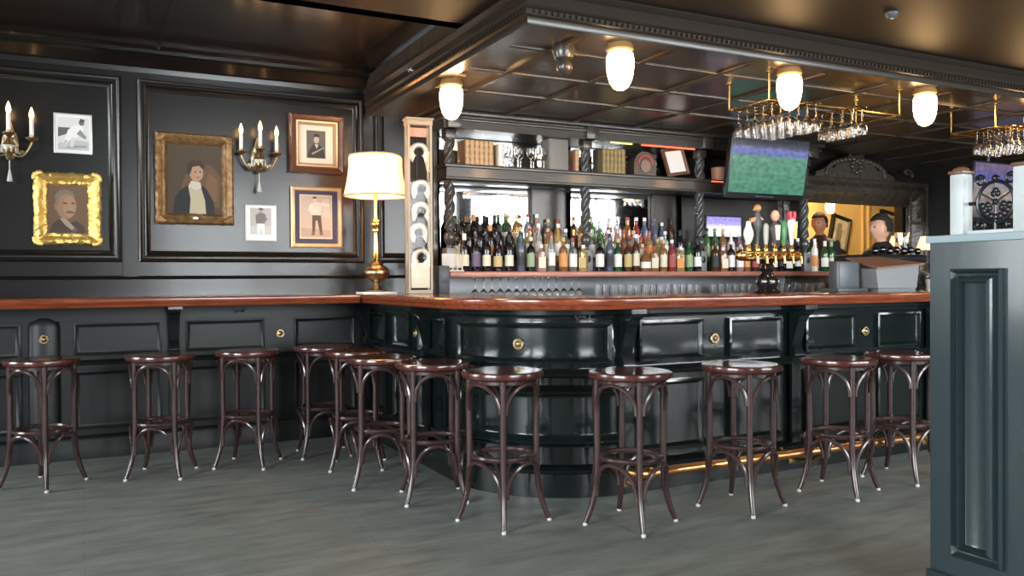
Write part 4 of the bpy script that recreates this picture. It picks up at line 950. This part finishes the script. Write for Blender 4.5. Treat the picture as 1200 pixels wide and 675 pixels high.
def picture(name, label, x0, x1, z0, z1, fprof, fmat, jit=0, nu=1, nw=1):
    cx_, cz = (x0+x1)/2, (z0+z1)/2; w_, h_ = x1-x0, z1-z0
    t = thing(name, label, 'picture', (cx_, YB, cz), local=True)
    m = MB(); m.rings(lambda u, w, n: (u, -n, w), -w_/2, w_/2, -h_/2, h_/2, fprof, nu, nw, cap=False, jit=jit); fo = lpart('frame', m, fmat, t)
    m = MB(); m.box(-w_/2+.005, w_/2-.005, -.003, -.0015, -h_/2+.005, h_/2-.005); lpart('backing', m, BROWNF, t)
    return t, fo, w_, h_
# gilt portrait
t, fo, w_, h_ = picture('portrait_painting', 'ornate bright gold framed portrait of a grey haired man', -.285, .128, 1.462, 1.957, [(0, .002), (0, .03), (.012, .05), (.03, .056), (.05, .04), (.06, .03), (.075, .028), (.083, .012)], GOLD, .0055, 26, 30)
for sx in (-1, 1):
    for sz in (-1, 1):
        m = MB()
        for a in range(5):
            an = PI/4+(a-2)*.42; m.sphere((sx*(w_/2-.04+.034*math.cos(an)), -.045, sz*(h_/2-.04+.034*math.sin(an))), .017, 1, .6, 1, 8, 6)
        lpart('corner_ornament', m, GOLD, fo)
iw, ih = w_-.16, h_-.16
fig(t, 'canvas', iw, ih, -.012, [
 ([(.05, 0), (.95, 0), (.88, .16), (.70, .26), (.50, .20), (.30, .30), (.12, .18)], (.075, .05, .035)),
 ([(.30, .30), (.42, .33), (.66, .12), (.60, .06), (.44, .16)], (.42, .33, .24)),
 ([(.60, .0), (.66, .14), (.72, .10), (.70, 0)], (.12, .12, .14)),
 (ell(.46, .57, .25, .28), (.40, .22, .13)), (ell(.54, .55, .16, .22), (.46, .27, .16)),
 ([(.20, .60), (.19, .78), (.28, .87), (.46, .90), (.62, .85), (.69, .74), (.62, .79), (.42, .80), (.29, .74), (.25, .58)], (.24, .20, .14)),
 (ell(.43, .62, .06, .018), (.12, .06, .04)), (ell(.63, .62, .05, .018), (.12, .06, .04)), (ell(.56, .53, .035, .05), (.50, .29, .18)), ([(.44, .44), (.54, .47), (.66, .44), (.64, .41), (.46, .41)], (.17, .12, .09)), (ell(.20, .55, .035, .07), (.36, .19, .12))], (.19, .105, .055), .68)
# brown framed painting of the man
t, fo, w_, h_ = picture('portrait_painting', 'large brown framed painting of a man with white cravat', .48, 1.022, 1.622, 2.288, [(0, .002), (0, .04), (.014, .056), (.03, .05), (.05, .034), (.062, .04), (.075, .024), (.082, .012)], DULLGOLD, .003, 30, 36)
for sx in (-1, 1):
    for sz in (-1, 1):
        m = MB(); 
        for q in range(3): m.sphere((sx*(w_/2-.05+.012*q), -.05, sz*(h_/2-.025-.012*q)), .020, 1.2, .4, 1, 8, 6)
        lpart('corner_ornament', m, DULLGOLD, fo)
m = MB(); m.prism(ell(0, 0, .02, .011), (0, -.041, -h_/2+.045), (1, 0, 0), (0, 0, 1), (0, -1, 0), .003); lpart('title_plate', m, PAPER, fo, label='small white plate')
iw, ih = w_-.158, h_-.158
fig(t, 'canvas', iw, ih, -.012, [
 ([(.30, .10), (.95, .10), (.98, .55), (.80, .72), (.40, .68), (.25, .40)], (.15, .08, .04)), ([(.62, .15), (.90, .2), (.92, .5), (.75, .6)], (.21, .11, .055)),
 ([(.10, 0), (.86, 0), (.84, .18), (.72, .36), (.62, .42), (.38, .42), (.24, .34), (.14, .22)], (.018, .02, .022)),
 ([(.40, 0), (.70, 0), (.68, .20), (.62, .36), (.56, .44), (.44, .46), (.38, .40), (.42, .22)], (.56, .48, .33)), ([(.38, .40), (.44, .48), (.60, .46), (.62, .38), (.52, .34)], (.66, .62, .52)),
 (ell(.53, .60, .125, .135), (.50, .30, .19)), ([(.36, .56), (.36, .70), (.44, .77), (.60, .775), (.68, .69), (.66, .64), (.58, .70), (.46, .68), (.42, .58)], (.05, .03, .02)),
 (ell(.51, .61, .022, .01), (.09, .05, .03)), (ell(.60, .61, .02, .01), (.09, .05, .03)), (ell(.57, .575, .016, .03), (.55, .34, .22)), (ell(.56, .53, .035, .009), (.32, .12, .09))], (.085, .055, .03), .72)
# upper right small portrait in a deep frame
t, fo, w_, h_ = picture('framed_photograph', 'deep wooden framed portrait photograph, upper right beside the sconce', 1.435, 1.862, 2.042, 2.50, [(0, .002), (0, .06), (.015, .075), (.03, .066), (.045, .05), (.055, .054), (.066, .04), (.078, .024)], BROWNF, .002, 20, 22)
m = MB(); m.rings(lambda u, w, n: (u, -n, w), -w_/2+.048, w_/2-.048, -h_/2+.048, h_/2-.048, [(0, .045), (.004, .060), (.016, .058), (.03, .03), (.034, .02)], cap=False); lpart('gilt_slip', m, PALEGOLD, fo)
fig(t, 'mounted_print', w_-.14, h_-.14, -.02, [
 ([(.24, .16), (.76, .16), (.76, .84), (.24, .84)], (.11, .10, .09)), ([(.26, .18), (.74, .18), (.70, .42), (.58, .50), (.42, .50), (.32, .36)], (.035, .033, .03)),
 (ell(.51, .62, .075, .095), (.42, .36, .29)), ([(.43, .64), (.44, .74), (.52, .77), (.60, .72), (.58, .68), (.47, .69)], (.04, .035, .03)), ([(.46, .50), (.56, .50), (.52, .40)], (.58, .53, .45)), ([(.36, .28), (.70, .44), (.72, .42), (.40, .24)], (.26, .23, .20))], (.70, .63, .52))
# boxer
t, fo, w_, h_ = picture('framed_photograph', 'gilt framed photograph of a standing bare-fisted boxer on blue mount', 1.447, 1.85, 1.462, 1.94, [(0, .002), (0, .028), (.01, .034), (.03, .026), (.036, .012)], PALEGOLD)
fig(t, 'mounted_print', w_-.066, h_-.066, -.013, [
 ([(.11, .09), (.87, .09), (.87, .93), (.11, .93)], (.62, .52, .42)), ([(.14, .12), (.84, .12), (.84, .90), (.14, .90)], (.52, .41, .32)), ([(.14, .12), (.84, .12), (.84, .26), (.14, .3)], (.42, .32, .24)), ([(.62, .5), (.82, .5), (.80, .86), (.66, .86)], (.60, .50, .40)),
 ([(.40, .20), (.46, .20), (.48, .44), (.52, .44), (.58, .20), (.64, .20), (.60, .56), (.40, .56)], (.10, .075, .06)),
 ([(.37, .16), (.46, .16), (.46, .22), (.40, .22)], (.16, .11, .085)), ([(.57, .16), (.67, .17), (.63, .22), (.57, .22)], (.16, .11, .085)),
 ([(.37, .54), (.60, .54), (.63, .76), (.52, .80), (.36, .76), (.34, .66)], (.70, .58, .46)),
 ([(.34, .74), (.30, .62), (.46, .58), (.56, .64), (.54, .68), (.44, .65), (.42, .74)], (.74, .62, .50)), ([(.60, .74), (.80, .70), (.82, .75), (.62, .79)], (.74, .62, .50)), (ell(.46, .835, .05, .055), (.66, .50, .39)), ([(.41, .85), (.43, .90), (.50, .89), (.51, .86)], (.12, .08, .06))], (.045, .045, .085))
# left baseball-like photo: white border
t, fo, w_, h_ = picture('framed_photograph', 'black and white photograph of a leaning player, upper left', -.16, .077, 2.096, 2.37, [(0, .002), (0, .016), (.006, .018), (.01, .008)], SILVERF)
fig(t, 'print', w_-.018, h_-.018, -.009, [
 ([(.08, .06), (.95, .06), (.95, .94), (.08, .94)], (.62, .62, .60)), ([(.08, .06), (.95, .06), (.95, .30), (.5, .34), (.08, .22)], (.46, .46, .45)), ([(.08, .40), (.40, .52), (.42, .66), (.08, .66)], (.10, .10, .10)), ([(.3, .10), (.9, .14), (.88, .2), (.4, .18)], (.30, .30, .30)),
 ([(.12, .10), (.22, .10), (.42, .34), (.62, .40), (.80, .62), (.76, .76), (.56, .74), (.36, .60), (.26, .34)], (.74, .74, .72)), ([(.12, .10), (.22, .10), (.36, .30), (.28, .34)], (.50, .50, .49)), ([(.40, .14), (.50, .14), (.56, .38), (.46, .40)], (.60, .60, .58)), ([(.60, .5), (.84, .36), (.88, .42), (.70, .62)], (.24, .24, .23)), (ell(.74, .80, .075, .07), (.14, .13, .12)), ([(.66, .82), (.72, .92), (.84, .88), (.82, .84)], (.06, .06, .06))], (.72, .72, .70))
# small unframed photo
t, fo, w_, h_ = picture('framed_photograph', 'small pale photograph of a standing player below the sconce', 1.108, 1.338, 1.512, 1.782, [(0, .002), (0, .012), (.004, .013), (.008, .006)], SILVERF)
fig(t, 'print', w_-.012, h_-.012, -.007, [
 ([(.14, .16), (.86, .16), (.86, .94), (.14, .94)], (.44, .43, .41)), ([(.14, .16), (.86, .16), (.86, .4), (.14, .4)], (.52, .51, .49)), ([(.38, .18), (.47, .18), (.50, .40), (.55, .18), (.63, .18), (.62, .50), (.38, .50)], (.80, .79, .77)), ([(.34, .48), (.64, .48), (.68, .74), (.56, .80), (.44, .80), (.32, .72)], (.17, .16, .15)), (ell(.50, .86, .065, .06), (.36, .31, .27)), ([(.42, .88), (.46, .95), (.56, .94), (.60, .88)], (.09, .09, .09)), ([(.64, .72), (.74, .60), (.60, .52), (.58, .58), (.66, .62)], (.20, .19, .18))], (.76, .75, .73))

# ------------------------------------------------------------------ partition at right
t = thing('partition', 'dark blue green panelled partition end at the right with pale posts', 'partition', (2.8, 1.3, 0))
PXx = 2.8; PY1, PY0 = 2.07, -.4
def px_(u, w, n): return (PXx-n, u, w)
m = MB(); m.box(PXx, PXx+.62, PY0, PY1, 0, 1.325); part('body', m, PART, t)
m = MB(); m.box(PXx-.012, PXx+.64, PY0, PY1+.012, 1.325, 1.352, .004); part('cap_rail', m, mat('cap_pale_paint', (.26, .33, .35), .35, coat=.2), t)
m = MB(); m.box(PXx-.02, PXx, PY0, PY1+.006, 0, .12, .004); part('plinth', m, PART, t)
RPP = [(0, 0), (0, .010), (.010, .014), (.018, .002), (.028, -.016), (.034, -.018), (.040, -.004), (.050, .002), (.056, -.008), (.064, -.008)]
PP = [(0, .0), (0, .016), (.008, .024), (.018, .004), (.024, .002), (.036, .026), (.046, .034), (.052, .008), (.060, .004)]
for a, b in ((1.785, 1.978), (1.35, 1.60), (.9, 1.15)):
    m = MB(); m.rings(px_, a, b, .195, 1.23, PP); part('raised_panel', m, PART, t)
for a, b in ((1.785, 1.978),):
    m = MB(); m.prism([(0, .0), (.05, .0), (.05, .018), (.012, .05), (0, .05)], (PXx, a-.004, .17), (-1, 0, 0), (0, 0, 1), (0, 1, 0), b-a+.008); m.b.clear()
for ya, yb, zt in ((1.948, 2.0, 1.572), (1.66, 1.768, 1.575)):
    m = MB(); m.box(PXx+.012, PXx+.07, ya, yb, 1.352, zt, .006); po = part('post', m, POSTM, t, label='post with reflected daylight in its pale colour')
    m = MB(); m.box(PXx+.008, PXx+.074, ya-.004, yb+.004, zt, zt+.012, .003); m.sphere((PXx+.041, (ya+yb)/2, zt+.014), .028, 1, 1, .5); part('post_cap', m, BROWNF, po)
m = MB(); m.box(PXx+.03, PXx+.05, 1.768, 1.948, 1.353, 1.366, .002); part('bottom_bar', m, POSTM, t)
m = MB(); cy_, cz_ = 1.845, 1.462; gx = PXx+.04
m.tube([(gx, cy_+.066*math.cos(2*PI*i/36), cz_+.072*math.sin(2*PI*i/36)) for i in range(36)], .0065, 8, closed=True)
for a in (90, 210, 330):
    for off in (-22, 0, 22):
        ca, sa = math.cos(R(a+off*.6)), math.sin(R(a+off*.6)); d_ = .030 if off else .040
        m.sphere((gx, cy_+ca*d_, cz_+sa*d_), .012, .5, 1, 1, 8, 6)
m.sphere((gx, cy_, cz_), .012, .6, 1, 1, 8, 6)
for a in range(0, 360, 60): m.tube([(gx, cy_+.01*math.cos(R(a+30)), cz_+.01*math.sin(R(a+30))), (gx, cy_+.066*math.cos(R(a+30)), cz_+.072*math.sin(R(a+30)))], .004, 6)
for i in range(9): a = R(195+i*19); m.sphere((gx, cy_+.05*math.cos(a), cz_+.052*math.sin(a)), .013, .5, 1, 1, 8, 6)
for sy in (-1, 1):
    for sz in (-1, 1):
        q0 = (cy_+sy*.055, cz_+sz*.062)
        m.tube([(gx, q0[0]+sy*.022*(1-q/30)*math.cos(q/2.2), q0[1]+sz*(.016+.022*(1-q/30)*math.sin(q/2.2))) for q in range(22)], .0045, 6)
    m.tube([(gx, cy_+sy*.072, cz_), (gx, cy_+sy*.096, cz_)], .007, 8)
m.tube([(gx, cy_, cz_-.07), (gx, cy_, 1.366)], .007, 8); m.sphere((gx, cy_, cz_+.082), .013)
part('iron_medallion', m, IRON, t, label='black cast iron scrolled medallion')

# ------------------------------------------------------------------ bar staff
def skin_body(V, E, name, lv=1):
    me = bpy.data.meshes.new(name); me.from_pydata([v[0] for v in V], E, [])
    o = bpy.data.objects.new(name, me); C.objects.link(o); md = o.modifiers.new('s', 'SKIN'); md.use_smooth_shade = True
    for i, v in enumerate(V):
        sv = me.skin_vertices[0].data[i]; sv.radius = v[1] if isinstance(v[1], tuple) else (v[1], v[1]); sv.use_root = (i == 0)
    sb = o.modifiers.new('b', 'SUBSURF'); sb.levels = lv; sb.render_levels = lv
    dg = bpy.context.evaluated_depsgraph_get(); out = bpy.data.meshes.new_from_object(o.evaluated_get(dg))
    bpy.data.objects.remove(o); return out
def person(loc, face, label, skin, hair, H=1.78, head_turn=0, bend=0):
    t = thing('person', label, 'person', loc, face, local=True); k_ = H/1.78
    z = lambda q: q*k_
    J = {'pelvis': ((0, 0, .95), (.15, .11)), 'waist': ((0, 0, 1.08), (.14, .10)), 'chest': ((0, .0, 1.28), (.17, .115)), 'upper': ((0, 0, 1.42), (.14, .09)), 'neck': ((0, -.015, 1.51), .055), 'skull': ((0, -.03, 1.60), .06)}
    names = list(J)
    for s_, nm in ((-1, 'l'), (1, 'r')):
        J['hip'+nm] = ((s_*.10, 0, .90), .09); J['knee'+nm] = ((s_*.11, -.02, .50), .06); J['ankle'+nm] = ((s_*.11, .03, .09), .04); J['toe'+nm] = ((s_*.12, -.13, .04), .038)
        J['sh'+nm] = ((s_*.19, 0, 1.42), .062); J['elb'+nm] = ((s_*.24, -.02, 1.13), .042); J['wr'+nm] = ((s_*.20, -.24, 1.03), .027); J['palm'+nm] = ((s_*.19, -.32, 1.02), (.038, .018))
    names = list(J); ix = {n: i for i, n in enumerate(names)}
    E = [('pelvis', 'waist'), ('waist', 'chest'), ('chest', 'upper'), ('upper', 'neck'), ('neck', 'skull')]
    for nm in 'lr': E += [('pelvis', 'hip'+nm), ('hip'+nm, 'knee'+nm), ('knee'+nm, 'ankle'+nm), ('ankle'+nm, 'toe'+nm), ('upper', 'sh'+nm), ('sh'+nm, 'elb'+nm), ('elb'+nm, 'wr'+nm), ('wr'+nm, 'palm'+nm)]
    V = [J[n] for n in names]; Ei = [(ix[a], ix[b]) for a, b in E]
    for s_, nm in ((-1, 'l'), (1, 'r')):
        b0 = Vector(J['palm'+nm][0])
        for f_ in range(5):
            if f_ < 4:
                r0 = b0+Vector(((f_-1.5)*.018, -.02, 0)); ln = (.062, .075, .07, .055)[f_]
                pts = [r0, r0+Vector((0, -ln*.5, -.006)), r0+Vector((0, -ln, -.024))]
            else:
                r0 = b0+Vector((-s_*.028, .02, 0)); pts = [r0, r0+Vector((-s_*.03, -.03, -.006)), r0+Vector((-s_*.036, -.058, -.012))]
            base = len(V); V += [(tuple(p), q) for p, q in zip(pts, (.0095, .0085, .007))]
            Ei += [(ix['palm'+nm], base), (base, base+1), (base+1, base+2)]
    me = skin_body(V, Ei, 'body'); m = MB(); m.b.from_mesh(me)
    # head: egg with brow, nose, chin, mouth, ears
    hc = Vector((0, -.03, 1.665)); n0 = len(m.b.verts); m.sphere(hc, .1, .78, .98, 1.16, 28, 22); m.b.verts.ensure_lookup_table()
    for v in m.b.verts[n0:]:
        d = v.co-hc
        if d.y < 0:
            lz = d.z
            if lz < -.02: d.x *= 1-.28*min(1, (-.02-lz)/.09)
            nose = math.exp(-(d.x/.013)**2)*math.exp(-((lz+.012)/.022)**2)*.026; bridge = math.exp(-(d.x/.011)**2)*math.exp(-((lz-.015)/.03)**2)*.010
            brow = math.exp(-((lz-.034)/.011)**2)*.006; eye = sum(math.exp(-((d.x-q)/.014)**2) for q in (-.032, .032))*math.exp(-((lz-.016)/.011)**2)*.009
            chin = math.exp(-(d.x/.028)**2)*math.exp(-((lz+.095)/.02)**2)*.014; lips = math.exp(-(d.x/.024)**2)*(math.exp(-((lz+.05)/.006)**2)+math.exp(-((lz+.064)/.007)**2))*.006
            d.y -= nose+bridge+brow+chin+lips-eye
        v.co = hc+d
    for s_ in (-1, 1): m.sphere(hc+Vector((s_*.080, .012, -.01)), .03, .35, .7, 1.1, 10, 8)
    hd = list(m.b.verts)[n0:]; bmesh.ops.rotate(m.b, verts=hd, cent=hc, matrix=Matrix.Rotation(head_turn, 3, 'Z'))
    bmesh.ops.scale(m.b, vec=(k_, k_, k_), verts=m.b.verts)
    bd = lpart('body', m, skin, t, angle=180)
    rot = Matrix.Rotation(head_turn, 4, 'Z')
    m = MB(); m.sphere((0, 0, 0), .124, .80, .98, 1.12, 24, 18)
    kill = [v for v in m.b.verts if (v.co.y < -.015 and v.co.z < .066) or v.co.z < -.05]
    bmesh.ops.delete(m.b, geom=kill, context='VERTS')
    for v in m.b.verts: v.co += Vector((random.uniform(-.004, .004), random.uniform(-.004, .004), random.uniform(-.002, .007)))
    for v in m.b.verts: v.co = (rot @ v.co+hc+Vector((0, .006, .012)))*k_
    h_ = lpart('hair', m, hair, t, angle=180); so = h_.modifiers.new('s', 'SOLIDIFY'); so.thickness = .012; so.offset = -1
    m = MB()
    for s_ in (-1, 1): m.sphere((hc+rot.to_3x3() @ Vector((s_*.032, -.085, .014)))*k_, .0105, 1, .6, .8, 8, 6)
    lpart('eyes', m, mat('eye_dark', (.03, .02, .015), .2), t)
    SV = [((0, 0, .93), (.165, .125)), ((0, 0, 1.08), (.155, .115)), ((0, 0, 1.28), (.183, .128)), ((0, 0, 1.43), (.16, .11)), ((0, -.010, 1.50), (.085, .085)), ((0, -.014, 1.555), (.072, .072))]
    SE = [(0, 1), (1, 2), (2, 3), (3, 4), (4, 5)]
    for s_ in (-1, 1):
        b_ = len(SV); SV += [((s_*.19, 0, 1.42), .076), ((s_*.225, -.012, 1.24), .060), ((s_*.24, -.02, 1.14), .056)]; SE += [(3, b_), (b_, b_+1), (b_+1, b_+2)]
    sm_ = MB(); sm_.b.from_mesh(skin_body(SV, SE, 'shirt', 2)); bmesh.ops.scale(sm_.b, vec=(k_, k_, k_), verts=sm_.b.verts); lpart('shirt', sm_, SHIRT, t, angle=180)
    TV = [((0, 0, .96), (.165, .125))]; TE = []
    for s_ in (-1, 1):
        b_ = len(TV); TV += [((s_*.10, 0, .88), .105), ((s_*.11, -.02, .50), .078), ((s_*.11, .03, .11), .068)]; TE += [(0, b_), (b_, b_+1), (b_+1, b_+2)]
    tm_ = MB(); tm_.b.from_mesh(skin_body(TV, TE, 'trousers', 2)); bmesh.ops.scale(tm_.b, vec=(k_, k_, k_), verts=tm_.b.verts); lpart('trousers', tm_, SHIRT, t, angle=180)
    m = MB()
    for s_ in (-1, 1): m.box(s_*.115-.05, s_*.115+.05, -.19, .085, 0, .085, .03)
    lpart('shoes', m, BLACK, t)
    return t
person((7.06, 5.74, 0), R(-104), 'dark haired person in black shirt, in profile behind the bar', SKIN, HAIR, 1.80, R(0))
person((7.95, 7.35, .2), R(-80), 'person with short brown hair in the yellow room, behind the shelf end bottles', SKIN2, HAIR2, 1.76, R(10))

for o in list(bpy.data.objects):
    if '_local' in o: del o['_local']
